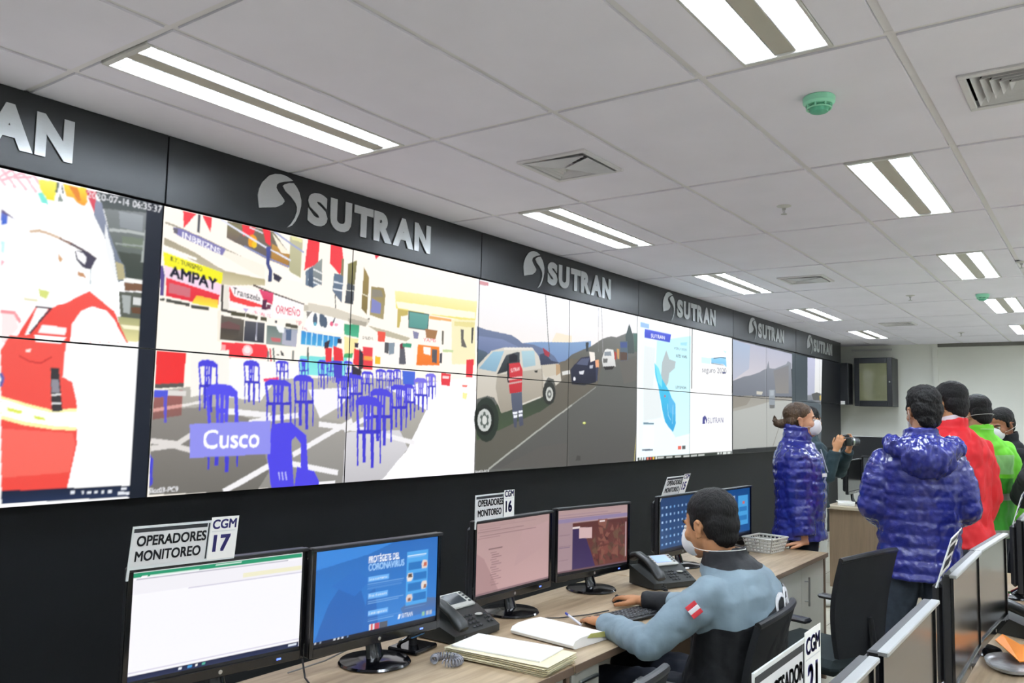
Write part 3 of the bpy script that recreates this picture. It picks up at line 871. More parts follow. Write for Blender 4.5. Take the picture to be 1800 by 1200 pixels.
P|3c36c4|1686,526 1774,529 1772,520 1689,517
P|443ed0|1687,521 1693,522 1695,452 1690,452
P|443ed0|1705,522 1719,523 1721,459 1709,458
P|443ed0|1733,523 1748,524 1750,449 1738,449
P|443ed0|1766,524 1773,525 1775,459 1770,458
P|7a70e4|1617,547 1631,548 1634,468 1622,468
P|7a70e4|1634,548 1648,549 1648,469 1637,468
P|7a70e4|1652,549 1665,550 1663,469 1652,469
P|7a70e4|1618,512 1664,513 1662,503 1620,502
P|7a70e4|1582,554 1604,566 1638,568 1673,566 1697,553 1698,539 1639,544 1582,540
P|7a70e4|1582,554 1593,550 1606,467 1595,467
P|7a70e4|1697,553 1685,554 1690,470 1703,470
P|3c36c4|1591,473 1704,476 1701,464 1595,461
P|443ed0|1592,467 1600,467 1604,374 1597,374
P|443ed0|1615,468 1634,468 1636,383 1621,382
P|443ed0|1652,469 1670,469 1673,369 1658,369
P|443ed0|1694,470 1703,470 1706,382 1699,382
P|4f48dc|1521,508 1533,508 1536,427 1526,427
P|4f48dc|1536,509 1547,509 1548,427 1539,427
P|4f48dc|1550,509 1562,510 1561,428 1551,427
P|4f48dc|1522,471 1561,473 1559,462 1525,461
P|4f48dc|1492,515 1510,527 1539,529 1568,526 1588,513 1588,498 1540,505 1492,501
P|4f48dc|1492,515 1501,511 1513,426 1504,426
P|4f48dc|1588,513 1578,514 1583,428 1594,428
P|3c36c4|1500,432 1594,434 1592,422 1504,420
P|443ed0|1501,426 1508,426 1512,331 1506,331
P|443ed0|1521,427 1536,427 1539,339 1526,339
P|443ed0|1551,427 1567,428 1570,325 1558,325
P|443ed0|1586,428 1594,428 1597,338 1591,338
P|4f48dc|1436,498 1451,498 1454,396 1442,396
P|4f48dc|1454,498 1469,499 1471,396 1458,396
P|4f48dc|1473,499 1488,500 1487,396 1474,396
P|4f48dc|1437,452 1487,453 1485,440 1440,439
P|4f48dc|1397,506 1421,521 1458,524 1496,521 1522,503 1523,485 1460,493 1398,489
P|4f48dc|1397,506 1409,502 1425,395 1412,395
P|4f48dc|1522,503 1509,506 1516,397 1530,397
P|3c36c4|1408,403 1531,405 1528,389 1413,387
P|443ed0|1409,395 1418,395 1423,276 1416,276
P|443ed0|1434,395 1454,396 1458,286 1442,286
P|443ed0|1474,396 1494,397 1499,268 1483,268
P|443ed0|1520,397 1530,397 1534,283 1526,283
P|4f48dc|762,516 777,517 782,410 769,410
P|4f48dc|781,517 796,518 798,410 786,410
P|4f48dc|800,518 815,519 814,411 802,410
P|4f48dc|764,468 814,470 812,456 767,455
P|4f48dc|723,525 747,541 784,544 823,541 849,523 850,504 786,512 724,507
P|4f48dc|723,525 736,520 752,409 740,409
P|4f48dc|849,523 836,525 844,411 858,412
P|3c36c4|736,417 859,420 856,403 740,401
P|443ed0|737,409 745,409 751,284 744,285
P|443ed0|762,409 782,410 786,295 770,295
P|443ed0|802,410 822,411 828,276 811,276
P|443ed0|848,411 858,412 863,292 855,292
P|4f48dc|604,488 622,489 626,399 611,398
P|4f48dc|627,489 645,490 646,399 630,399
P|4f48dc|650,490 669,491 666,400 650,399
P|4f48dc|605,448 666,450 664,438 608,437
P|4f48dc|557,495 586,509 632,512 678,510 711,495 712,479 633,485 558,480
P|4f48dc|557,495 572,491 590,398 575,398
P|4f48dc|711,495 695,497 702,400 719,401
P|3c36c4|570,404 721,408 717,394 575,391
P|443ed0|571,398 581,398 586,293 578,293
P|443ed0|602,398 626,399 629,302 610,302
P|443ed0|650,399 675,400 679,286 659,286
P|443ed0|707,401 719,401 724,300 714,300
P|4f48dc|1292,464 1311,464 1315,341 1299,341
P|4f48dc|1316,464 1335,465 1337,342 1320,342
P|4f48dc|1340,465 1360,466 1358,342 1341,342
P|4f48dc|1293,409 1358,410 1355,394 1297,393
P|4f48dc|1242,474 1273,492 1321,495 1370,491 1404,470 1405,448 1323,458 1243,453
P|4f48dc|1242,474 1258,469 1277,341 1261,341
P|4f48dc|1404,470 1388,473 1396,342 1414,342
P|3c36c4|1256,350 1415,352 1411,333 1262,332
P|443ed0|1257,341 1268,341 1274,198 1266,199
P|443ed0|1290,341 1315,341 1320,210 1299,210
P|443ed0|1341,342 1368,342 1373,188 1352,188
P|443ed0|1401,342 1414,342 1419,205 1409,205
P|4f48dc|1194,414 1216,414 1222,262 1204,262
P|4f48dc|1222,414 1244,415 1246,262 1228,262
P|4f48dc|1250,415 1272,415 1271,262 1252,262
P|4f48dc|1196,345 1270,346 1267,327 1200,326
P|4f48dc|1137,427 1172,449 1227,453 1284,447 1323,420 1325,393 1229,407 1138,401
P|4f48dc|1137,427 1155,420 1178,262 1160,262
P|4f48dc|1323,420 1304,424 1314,262 1335,261
P|3c36c4|1154,274 1337,273 1332,250 1161,251
P|443ed0|1155,262 1168,262 1176,86 1166,86
P|443ed0|1193,262 1222,262 1227,99 1204,100
P|443ed0|1252,262 1282,262 1289,70 1265,71
P|443ed0|1320,261 1335,261 1342,91 1330,92
P|4a44dc|233,558 244,559 249,467 239,466
P|4a44dc|247,559 258,560 261,467 251,467
P|4a44dc|261,560 273,560 273,468 264,467
P|4a44dc|234,517 272,519 271,507 237,505
P|4a44dc|203,565 221,579 249,582 278,579 299,564 300,548 251,554 204,549
P|4a44dc|203,565 212,561 226,466 217,465
P|4a44dc|299,564 289,566 296,468 306,469
P|3c36c4|213,472 307,476 305,462 217,458
P|443ed0|214,465 221,465 227,358 221,358
P|443ed0|233,466 249,467 253,368 241,368
P|443ed0|264,467 279,468 285,352 272,352
P|443ed0|298,469 306,469 312,366 305,366
P|5650e8|297,439 317,440 325,283 308,284
P|5650e8|322,440 341,440 346,283 329,283
P|5650e8|346,440 366,441 367,283 351,283
P|5650e8|300,369 365,370 363,350 304,350
P|5650e8|247,453 277,475 326,479 376,473 411,447 413,419 329,432 248,426
P|5650e8|247,453 263,446 286,284 270,284
P|5650e8|411,447 394,450 406,283 425,283
P|3c36c4|264,295 426,295 422,271 271,272
P|443ed0|266,284 277,284 287,103 278,103
P|443ed0|299,284 325,283 332,116 311,117
P|443ed0|351,283 377,283 386,87 365,88
P|443ed0|411,283 425,283 434,109 423,109
P|5058d8|6,442 70,440 69,414 8,412
P|6058c8|49,419 65,419 72,306 59,306
P|4848d0|4,178 20,160 24,55 13,45
P|5048e4|607,302 723,312 819,246 846,3 801,2 786,205 753,240 728,220 758,-6 624,2 591,143
P|5048e4|770,96 878,71 912,20 910,-15 758,-6
L7|b8b8f4|661,73 670,40
L7|b8b8f4|682,73 690,39
L7|b8b8f4|701,72 710,38
P|ea3a40|916,689 960,689 961,618 924,612
P|ea3a40|969,700 1033,687 1044,629 978,619
P|ea3a40|1114,697 1179,687 1166,591 1111,614
P|3c3440|909,710 946,728 937,687 911,681
P|3c3440|996,738 1025,740 1023,716 997,714
P|3c3440|1115,725 1143,728 1140,702 1116,704
P|3c3440|1152,700 1183,672 1183,596 1153,579
P|3c3440|1101,614 1137,597 1174,584 1170,558 1109,562
P|4a44c4|973,624 1036,623 1041,536 982,541
P|e8434c|1177,709 1248,711 1252,592 1184,592
P|f4a24a|1185,664 1250,665 1249,642 1186,642
P|e8404a|1817,606 1905,604 1899,532 1821,535
P|e83a44|2051,698 2121,707 2116,591 2050,592
P|f8d8d8|1831,590 1890,589 1888,572 1832,573
P|f47060|2013,543 2068,542 2062,532 2020,530
P|f4f0a0|2022,495 2070,492 2058,453 2023,461
P|9090ea|178,301 599,318 608,163 187,157
T1|ffffff|Cusco|248,195 542,196 81,84
T1|f4f4f8|Slot03-PC9|9,19 142,18 21,21
P|62645f|2160,0 4320,0 4320,1218 2160,1218
P|f4f5fb/f2ebe6|2133,1223 4378,1238 4384,936 2152,769
P|f4e6d0|3063,958 3277,954 3278,900 2998,877
P|88a6cc/7088b4|2638,848 2865,878 3264,906 3558,940 3563,747 2693,696
P|74809e/58688a|2146,915 2243,904 2516,894 2576,878 2644,848 2788,849 2919,827 3041,791 3141,722 2157,665
P|7f8cb0/56668a|2154,855 2413,857 2639,813 2765,772 2385,705 2162,665
P|58677a/3f5050|2152,776 2249,763 2317,714 2168,659
P|7d7f7c/5c5a52|3281,817 3551,898 3726,969 3876,1007 3962,1006 4139,1056 4381,1074 4387,777 3086,704
P|5a7c74/586a60|4249,1062 4381,1074 4384,919 4271,910
P|566262/4c5654|4177,1136 4112,1028 4142,888 4271,897 4249,1040
P|40464a|3476,924 3522,928 3518,856 3483,853
L8|54565a|2916,1218 2955,948 2985,783
L5|a0a0a2|3664,1209 3672,867
L7|a0a0a2|3710,1214 3745,864
P|d89aa0|2161,1208 2255,1207 2254,1185 2162,1182
P|6a6459/5c5b52|2162,293 2631,391 3035,567 3112,742 3282,784 3554,801 3731,789 3670,615 3264,430 2301,20 2169,-3
P|6c665a/746d60|3112,750 3296,792 3299,692 3144,624
P|666863/565552|3654,606 3950,769 4089,837 4385,891 4365,-18 3277,-5 2312,20
P|5c5a56|2890,150 3243,173 3277,-2 2412,19
P|686660|4001,806 4198,844 4385,883 4370,688 4094,632
L12|a9aba3|2306,23 2639,168 3016,330 3292,446
L9|8f918a|3292,446 3639,590
L10|b0aa8a|4364,486 4330,294 4290,-7
L9|b4a860|4305,139 4289,2
P|3c4438/4a5a40|2395,448 2904,496 3052,463 2881,394 2550,307 2176,203 2162,293
P|d6d2c8/c4bcae|2149,608 2172,678 2303,773 2438,805 2763,829 2845,777 2877,719 3101,738 3128,683 3144,616 3069,579 3040,623 2972,636 2921,584 2910,496 2426,374 2390,428 2343,473 2271,483 2155,458
P|b8b0a2/9c9486|2371,622 2897,693 2914,584 2907,496 2426,376 2389,441 2357,541
P|e6e2da|2438,805 2763,829 2789,816 2438,789
P|c8c0b0|2870,717 3101,736 3128,668 2926,632
P|b89a78|3064,732 3119,734 3128,675 3073,650
P|9cc4d8/86aac0|2176,652 2320,769 2439,782 2356,641
P|4a5054/24282c|2465,758 2580,785 2616,786 2619,712 2502,657 2365,625
P|b0d0da/a0bcc6|2634,796 2790,809 2808,708 2662,685
P|454c62/3a4056|2855,788 2920,804 3002,758 3112,746 3098,738 2870,713
P|a83a48|2892,839 2986,809 2974,778 2920,789
L5|8a8276|2884,706 2904,504
L5|8a8276|2626,677 2648,573
L10|d8d4ca|2665,440 2878,492
P|3a3834|2794,672 2839,678 2833,660 2801,660
P|2c352c|2397,334 2389,278 2362,232 2321,201 2272,191 2223,203 2182,234 2153,279 2141,332 2148,385 2173,431 2213,462 2261,474 2311,465 2354,435 2385,389
P|20261f|2351,333 2345,295 2324,263 2292,241 2254,234 2216,242 2184,263 2162,295 2153,332 2159,369 2178,401 2209,423 2246,431 2285,424 2318,404 2342,371
P|c8ccc8|2319,330 2315,302 2300,278 2277,263 2250,257 2223,263 2200,278 2183,302 2177,329 2181,356 2195,380 2218,396 2244,402 2272,397 2296,381 2313,358
P|56605a|2297,330 2294,310 2284,293 2268,282 2249,278 2230,282 2214,293 2203,310 2198,329 2201,349 2211,365 2226,376 2245,381 2264,377 2281,366 2293,349
P|d4d6d2|2273,329 2272,319 2266,310 2258,304 2248,302 2239,304 2230,310 2224,319 2222,329 2223,340 2228,349 2236,355 2246,357 2256,355 2265,349 2271,340
P|c4c8c4|2308,330 2307,325 2305,320 2301,317 2296,316 2291,317 2286,320 2283,324 2282,330 2283,335 2285,339 2290,342 2295,343 2300,342 2304,339 2307,335
P|c4c8c4|2286,287 2285,282 2282,278 2278,275 2273,274 2268,275 2264,278 2261,282 2260,287 2261,292 2263,297 2267,299 2272,300 2277,299 2282,297 2285,292
P|c4c8c4|2238,287 2238,282 2235,278 2231,275 2226,274 2221,275 2217,278 2214,282 2213,287 2213,292 2216,297 2220,299 2225,300 2230,299 2234,297 2237,292
P|c4c8c4|2213,329 2212,324 2210,320 2206,317 2201,316 2196,317 2192,320 2189,324 2188,329 2188,334 2191,338 2195,341 2200,342 2205,341 2209,338 2212,334
P|c4c8c4|2235,371 2234,366 2231,362 2227,359 2223,358 2218,359 2213,362 2210,366 2209,371 2210,376 2213,380 2217,383 2221,384 2226,383 2231,380 2234,376
P|c4c8c4|2282,372 2282,367 2279,362 2275,360 2270,359 2265,359 2261,362 2258,367 2256,372 2257,377 2260,381 2264,384 2269,385 2274,384 2278,381 2281,377
P|2e302c|3069,527 3064,495 3046,468 3020,449 2988,442 2956,448 2929,465 2910,491 2903,522 2908,553 2925,580 2951,599 2982,607 3015,602 3042,585 3062,559
P|c4c6c0|3038,519 3035,499 3025,483 3010,471 2991,467 2973,470 2957,481 2946,497 2941,516 2944,535 2954,551 2969,563 2988,567 3006,564 3023,554 3034,538
P|6a6c68|3019,518 3017,506 3011,496 3002,489 2990,486 2979,488 2969,495 2963,504 2960,516 2962,528 2968,538 2977,545 2988,548 3000,546 3010,540 3016,530
P|c8cac4|3003,518 3002,512 2999,508 2995,505 2990,504 2985,505 2980,507 2977,512 2976,517 2977,522 2980,526 2984,529 2989,530 2994,529 2999,527 3002,523
P|26262c|2492,759 2544,774 2593,763 2594,721 2500,708
P|d03a42/c03038|2491,701 2619,716 2657,665 2648,524 2513,504 2485,635
P|2a2c30|2474,703 2497,708 2505,574 2484,580
L14|d8b0ac|2498,598 2649,621
L10|c8a8a4|2499,570 2648,591
T1|f4dcdc|SUTRAN|2516,645 2618,664 25,24
P|5c6274/4a4e60|2525,506 2650,523 2677,300 2634,290 2607,390 2599,283 2569,285
P|eef0f8|2550,384 2604,390 2605,373 2554,368
P|eef0f8|2560,362 2605,366 2606,349 2563,345
P|eef0f8|2616,394 2664,400 2665,383 2617,377
P|eef0f8|2619,370 2665,374 2666,359 2620,354
P|2e3048/1e2030|3267,706 3327,748 3415,804 3585,829 3685,786 3661,663 3630,625 3467,597 3288,599
P|585e78|3342,749 3423,797 3538,808 3509,751
P|b8bcc8|3540,753 3594,760 3587,732 3540,729
P|d8dae0|3388,697 3464,709 3449,680 3396,678
P|e8e8ec|3341,642 3340,636 3336,632 3330,628 3323,627 3317,628 3311,630 3307,635 3305,640 3307,645 3310,650 3316,653 3323,655 3329,654 3335,651 3339,647
P|f0e8e0|3529,856 3616,854 3625,798 3555,778
P|e8a880|3625,798 3681,806 3686,745 3635,742
P|3a4058|3632,742 3667,744 3662,639 3641,638
P|e6e6e4/d0d0ce|3727,813 3774,890 3811,901 3912,900 3954,769 3748,753
P|8a929a|3765,873 3870,885 3880,848 3766,840
P|6a6a68|3746,818 3821,823 3813,790 3747,786
P|b04a40|3926,893 3965,879 3958,820 3931,826
P|5a6a78|4019,976 4149,987 4162,833 4036,816
P|4a5a90|4024,968 4140,978 4141,935 4025,926
P|5c4a40|4021,891 4142,896 4144,832 4027,820
P|2c2a28|3748,757 3933,772 3899,741 3782,730
P|d8d8d4|3149,684 3255,701 3264,675 3157,658
P|c89a60|3964,913 4008,912 4010,831 3983,830
P|c8d060|3499,316 3498,312 3492,309 3484,308 3475,307 3466,308 3458,309 3453,312 3451,315 3452,319 3458,321 3465,323 3475,324 3484,323 3492,322 3497,319
P|f4f8b8|3484,317 3483,315 3481,314 3477,313 3472,312 3467,313 3463,314 3461,315 3460,317 3461,319 3463,320 3467,321 3472,322 3476,321 3480,320 3483,319
P|454440|3377,75 3422,73 3430,39 3356,41
T1|e8e8e8|Slot03-PC9|2164,-3 2307,-3 23,21
P|f8fdff|4320,0 6480,0 6480,1218 4320,1218
P|f0fbfd|4365,1177 5408,1167 5405,28 4354,27
P|c4f4fa/d4f8fc|4698,1037 5437,1146 5428,583 5417,224 5090,193 4832,369 4677,797
P|e6edee|4461,975 4662,969 4632,623 4741,605 4807,369 4450,334 4442,784
P|b4c0c3|4886,969 4951,893 5087,882 5069,819 4952,768 4928,678 4890,646 4781,727 4799,853
P|4cd2f2/3aa4de|4652,841 4738,800 4781,727 4890,646 4955,602 5002,548 5086,494 5094,315 5037,240 4946,282 4870,331 4811,434 4734,627 4666,743
P|7ae0f4|4657,839 4738,800 4801,717 4803,629 4728,670
P|58b8ea|4929,590 5073,494 5074,393 4957,414
L6|bce8f4|4918,490 4932,392 4984,348
L6|bce8f4|5034,482 5023,315
P|c05a6a|4879,558 4878,553 4875,550 4870,547 4864,546 4858,547 4853,549 4850,553 4849,557 4850,561 4853,565 4858,567 4864,568 4869,567 4874,565 4878,562
P|9ec4f4|4377,1170 4539,1168 4540,1128 4378,1130
P|4a5cdc/3c4ccc|4458,1121 4984,1119 4959,1045 4455,1043
T1|f4f6ff|SUTRAN|4577,1057 4851,1063 32,31
P|a4e0f0|5187,1060 5338,1079 5325,1043 5187,1038
T0|5a7a90|PERU 2020|5054,990 5325,994 20,21
T1|24304a|RED VIAL|5094,920 5340,927 27,24
T1|3a4a5c|LEYENDA|5085,634 5323,637 23,21
L16|6a8a9c|4450,316 4642,314
L14|4a5a70|4432,94 4629,90
P|fdfdfd|4462,298 4638,298 4629,113 4443,112
P|e86a5a|5144,114 5219,115 5219,81 5144,80
P|5a5a5a|5235,114 5306,115 5307,81 5236,80
P|fefefe|5422,1209 6502,1207 6482,25 5405,23
P|d4f2fa|5673,962 5919,966 5888,903 5673,902
P|a0daf4/78c0ec|5919,968 6311,1007 6331,897 6244,924 5919,919
L8|3a4a6a|5982,968 6177,993 6311,990
L6|3a4a6a|5919,917 6244,914
P|c8f0f8|6227,1069 6328,1064 6294,1036
T0|5c5c70|seguro 2020|5689,816 6318,831 53,59
P|34407a|6210,846 6328,845 6244,825
T0|4a4a86|SUTRAN|5834,320 6237,328 55,55
P|4a4a90|5701,311 5707,376 5767,398 5797,377 5761,341 5773,315
P|4a4a90|5791,389 5822,353 5804,311 5779,365
L18|2a3234|5454,1212 5444,648
L18|2a3234|6498,1207 6483,643
P|30382f/262c28|4348,29 6468,35 6475,-39 4349,-34
P|e8ece8|4377,8 4406,9 4406,30 4377,30
P|e8ece8|4422,8 4452,8 4451,30 4422,30
P|d8e8f4|4468,8 4497,8 4497,30 4467,29
P|e87a6a|4520,7 4551,7 4550,29 4520,29
P|d84a48|4576,7 4607,7 4607,29 4576,29
P|f0c040|4631,7 4662,7 4661,29 4630,29
P|f0f0e8|4683,6 4714,6 4714,29 4683,28
P|c8ccc8|4726,10 4849,11 4849,23 4726,24
P|c8ccc8|4899,9 5027,10 5027,23 4899,23
P|c8ccc8|5079,8 5212,9 5212,22 5079,23
P|c8ccc8|5266,7 5405,8 5405,21 5266,22
P|c8ccc8|5433,6 5576,7 5576,21 5433,21
P|c8ccc8|5605,6 5754,6 5754,20 5605,21
P|dce0dc|6081,9 6133,10 6133,29 6081,28
P|dce0dc|6162,8 6195,10 6195,30 6162,28
P|dce0dc|6228,8 6328,8 6328,28 6228,28
P|dce0dc|6352,8 6440,8 6440,28 6352,28
P|0b0d10|6480,0 10800,0 10800,1218 6480,1218
P|b0b2c4/d0cacf|6505,1203 8525,1191 8521,1007 6505,746
P|a4b4cc/b8bac8|6505,1197 7025,1182 6986,921 6505,770
P|8c909a/70757f|6505,768 6842,830 7041,852 7324,900 7462,937 7562,953 7624,1049 7663,965 7851,969 8290,1051 8346,1091 8475,1077 8522,656 6504,610
P|808084/8a8784|7808,946 8382,1043 8374,695 7889,679
P|9a968e/a4a29a|6504,610 8513,641 8509,495 6504,439
P|b4b6b2/a6a8a4|6504,445 7094,505 7679,577 8512,612 8500,54 6503,49
P|8f8a80|6504,604 7095,628 6912,521 6504,476
P|8f969e|7631,712 7855,723 7852,506 7657,498
P|a8b0b8|7680,707 7813,714 7812,649 7679,643
L14|7c796f|7774,61 7967,251 8154,476
L6|a4a4aa|7525,1208 7537,587
P|c8c4b8|7226,684 7439,685 7399,644 7226,645
P|6a6a68|7658,536 7844,540 7822,501 7677,498
P|3c474e/424c52|8516,1205 9179,1195 9161,552 8501,539
P|c2c4dc/b0b4c4|9169,1194 9543,1199 9498,637 9152,628
P|eceef2/dcdcd8|9521,1202 9858,1208 9792,644 9470,636
P|8c9098/74787c|9154,697 9796,740 9779,580 9151,567
P|5a5c5a|9339,718 9583,749 9750,739 9747,643 9416,635
P|c8b060|9704,706 9784,716 9781,644 9713,642
P|566066/4c545a|8502,612 9363,633 9802,580 9772,70 8490,54"""
M_scr = screen_mat('video_wall_picture', 1.08, .4, .12)
cv = Canvas(-2200, -10, 10800, 1230, 3.0); cv.items(PICS); cv.soften(1)
WHAT = {(-1, 1): 'showing a white helmeted worker and a date stamp', (-1, 0): 'showing a red vest with a pale reflective band', (0, 1): 'showing yellow and red shop signs under bunting', (0, 0): 'showing blue chairs and a caption box', (1, 1): 'showing a bright hall with a green screen', (1, 0): 'showing rows of blue chairs on a washed out floor', (2, 1): 'showing pale sky, blue hills and a pickup roof', (2, 0): 'showing the pickup wheels and a person in a red vest', (3, 1): 'showing a dark tree and vehicles queued on a road', (3, 0): 'showing plain grey asphalt', (4, 1): 'showing the upper half of a cyan map', (4, 0): 'showing the lower half of a cyan map', (5, 1): 'showing a blue car sketch on white', (5, 0): 'showing a small dark logo on white', (6, 1): 'showing a grey hillside under pale sky', (6, 0): 'showing a pale road verge behind the woman', (7, 1): 'showing a grey hill with a small vehicle', (7, 0): 'showing a pale road at its right end', (8, 1): 'with a dark block beside a pale strip', (8, 0): 'dull grey, mostly hidden behind the woman', (9, 1): 'black with a thin pale strip at its left', (9, 0): 'black, at the far end of the video wall'}
for (k, r), w in WHAT.items():
    t = thing('display_panel', ('upper ' if r else 'lower ')+'wall display panel '+w, 'display panel', (X0+(k+.5)*PW, D, ZB+r*PH), 0, 'panels of the video wall')
    MB().box((0, .006, PH/2), (PW-.0006, .028, PH-.0006), .001).obj('bezel', M_gloss, t, smooth=0)
    e = 3.2; n = (340, 196) if k < 4 else (120, 100)
    u0, v0 = k*PW*1000, r*PH*1000
    cv.sheet('screen', u0+e, v0+e, u0+PW*1000-e, v0+PH*1000-e, *n, lambda u, v: ((u-u0)/1000-PW/2, np.full_like(u, -.0088), (v-v0)/1000), M_scr, t)
# ------------------------------------------------------------------ desks
def desk(x0, x1, y0, y1, label, front=-1, peds=(), group='desks along the video wall', handle=None):
    """worktop at 0.75; front = -1 when the sitting side is at y0"""
    cx, cy = (x0+x1)/2, (y0+y1)/2
    t = thing('desk', label, 'desk', (cx, cy, 0), 0, group); w, d = x1-x0-.006, y1-y0
    MB().box((0, 0, .737), (w, d, .024), .002).obj('worktop', M_wood, t)
    MB().box((0, front*d/2, .737), (w, .003, .026), .001).obj('front_edge', M_woodedge, t)
    for s in (-1, 1): MB().box((s*(w/2-.012), 0, .362), (.022, d-.03, .724)).obj('side_panel', M_cab if s < 0 else M_woodedge, t)
    MB().box((0, -front*(d/2-.05), .45), (w-.06, .018, .5)).obj('back_panel', M_cab, t)
    for (a, b, kind) in peds:
        a -= cx; b -= cx; ff = front*(d/2-.03)
        c = MB().box(((a+b)/2, -front*.02, .39), (b-a, d-.12, .64)).obj('pedestal', M_cab, t)
        if kind == 'doors':
            n = 2; ww = (b-a)/n
            for k in range(n):
                q = MB().box((a+ww*(k+.5), ff, .39), (ww-.004, .018, .66), .001).obj('door', M_cab, t)
                hx = a+ww*(1 if n == 2 else k+1)+(-.06 if k == 0 else .06)
                if k == 0: continue
                m = MB(); yy = ff+front*.035
                m.tube([(hx, yy, .50), (hx, yy, .66)], .006, 10); m.tube([(hx, ff, .525), (hx, yy, .525)], .004, 8); m.tube([(hx, ff, .635), (hx, yy, .635)], .004, 8)
                m.obj('handle', M_steel, q)
        else:
            for k in range(3):
                q = MB().box(((a+b)/2, ff, .18+k*.215), (b-a-.004, .018, .209), .001).obj('drawer', M_cab, t)
                MB().box(((a+b)/2, ff+front*.016, .18+k*.215+.07), (.12, .012, .012), .003).obj('handle', M_steel, q)
    return t
desk(.90, 2.362, 1.43, 2.12, 'wooden desk with the white spreadsheet and blue monitors, nearest along the wall', peds=((1.93, 2.33, 'drawers'),))
desk(2.366, 3.826, 1.43, 2.12, 'wooden desk where the seated man works, with two pinkish monitors', peds=((2.40, 2.56, 'drawers'),))
desk(3.83, 5.34, 1.43, 2.12, 'wooden desk with the white basket, handled doors below, where the woman leans', peds=((4.42, 5.31, 'doors'),))
G2 = 'desks of the right hand row'
desk(.90, 2.362, -.32, .53, 'desk under the number 21 sign in the right hand row', group=G2)
desk(2.366, 3.826, -.32, .53, 'desk with an orange folder and dark monitors in the right hand row', group=G2)
desk(3.83, 5.34, -.32, .53, 'desk with the blue lit monitor at the right edge', group=G2)
# far counter, facing the camera
t = thing('counter', 'brown wood counter desk across the far end behind the woman', 'counter', (8.55, 1.47, 0))
MB().box((0, 0, .738), (.72, 1.5, .028), .002).obj('worktop', mat('pale_wood_top', '#b9ac94', .4, var=.05, scale=4, stretch=(10, 1, 10)), t)
MB().box((-.31, 0, .36), (.022, 1.44, .72)).obj('front_panel', mat('brown_wood_panel', '#85715a', .5, var=.12, scale=3, stretch=(14, 14, 1), detail=8), t)
for s in (-1, 1): MB().box((0, s*.71, .36), (.6, .022, .72)).obj('side_panel', MATS['brown_wood_panel'], t)
# ------------------------------------------------------------------ monitors
M_off = mat('dark_glossy_screen', '#0b0c0e', .18, spec=.45, var=.03)
M_silver = mat('silver_trim', '#a9acab', .35, metal=.6, var=.04)
M_led = mat('blue_power_light', '#5a78ff', .3, emit=2.0, var=0)
M_mon = screen_mat('monitor_picture', 1.0, .3, .3)
M_frost = mat('satin_black', '#17181b', .42)
def make_monitor(label, loc, rz, top=1.14, w=.53, h=.325, canvas=None, lens=False, base=True, group=None, edge=None, cat='monitor', by=0., br=1.):
    """front faces -Y; origin on the desk below the screen"""
    t = thing('computer_monitor', label, cat, (loc[0], loc[1], .7495), rz, group); z1 = top-.75; z0 = z1-h
    b = MB(); b.box((0, .012, (z0+z1)/2), (w, .024, h), .004); b.box((0, .036, (z0+z1)/2), (w*.97, .03, h*.84), .012); b.obj('casing', M_frost, t)
    e = edge or M_frost
    f = MB(); f.box((0, -.004, z1-.004), (w, .020, .010), .002); f.obj('top_trim', e, t)
    sw, sh, sz = w-.030, h-.050, (z0+z1)/2+.012
    f = MB()
    for s in (-1, 1): f.box((s*(w/2-.0065), -.002, (z0+z1)/2-.003), (.013, .008, h-.008), .001)
    f.box((0, -.003, z0+.014), (w-.026, .010, .028), .002); f.obj('bezel', M_gloss, t, label=None)
    if canvas is not None: canvas.sheet('screen', 0, 0, 1, 1, 160, 90, lambda u, v: ((u-.5)*sw, np.full_like(u, -.0012), sz+(v-.5)*sh), M_mon, t)
    else: MB().box((0, -.0006, sz), (w-.022, .001, h-.034)).obj('screen', M_off, t, smooth=0)
    MB().box((w*.34, -.0085, z0+.014), (.014, .001, .005)).obj('power_light', M_led if lens else M_dark, t, smooth=0)
    MB().ell((0, -.0085, z0+.014), (.006, .0008, .006)).obj('badge', M_steel, t)
    if base:
        MB().lathe([(.113, .001), (.117, .004), (.112, .010), (.06, .016), (.05, .018)], (0, .012+by, 0), 40, 'Z', br, br).obj('stand_base', M_gloss, t)
        n = MB(); n.tube([(0, .012+by, .014), (0, .022, .05), (0, .032, max(.07, z0+.05))], [.034, .03, .028], 14, ry=[.017, .014, .012], upv=(0, 1, 0)); n.obj('stand_neck', M_gloss, t)
    return t
cv1 = Canvas(0, 0, 1, 1, .004, '#fbfafe')
cv1.items("""P|2f9a72|0,.945 1,.945 1,1 0,1
P|fdfdff|.04,.93 .075,.93 .075,.965 .04,.965
L.008|d8f0e4|.09,.958 .35,.958
L.008|d8f0e4|.45,.98 .6,.98
P|f4f2f8|0,.80 1,.80 1,.925 0,.925
L.006|e6e2a8|.02,.862 .5,.862
P|f2eecf|.62,.82 1,.82 1,.865 .62,.865
L.004|d4d0e0|.3,.79 1,.79
L.004|dedae8|.02,.715 .07,.715
L.006|b9b6c4|.02,.93 .9,.93
P|1c2440/28345a|0,0 1,0 1,.055 0,.055
P|e8ecf4|.265,.018 .285,.018 .285,.04 .265,.04
P|4aa0e0|.32,.015 .34,.015 .34,.042 .32,.042
P|f0f0f0|.36,.02 .375,.02 .375,.038 .36,.038
P|58b8a0|.395,.015 .415,.015 .415,.042 .395,.042
P|dde4f0|.93,.02 .985,.02 .985,.036 .93,.036
L.004|d8d4e4|0,.075 1,.075""")
def homo_canvas(src, bg): c = Canvas(0, 0, 1, 1, .003, bg); c.items(src); c.soften(1); return c
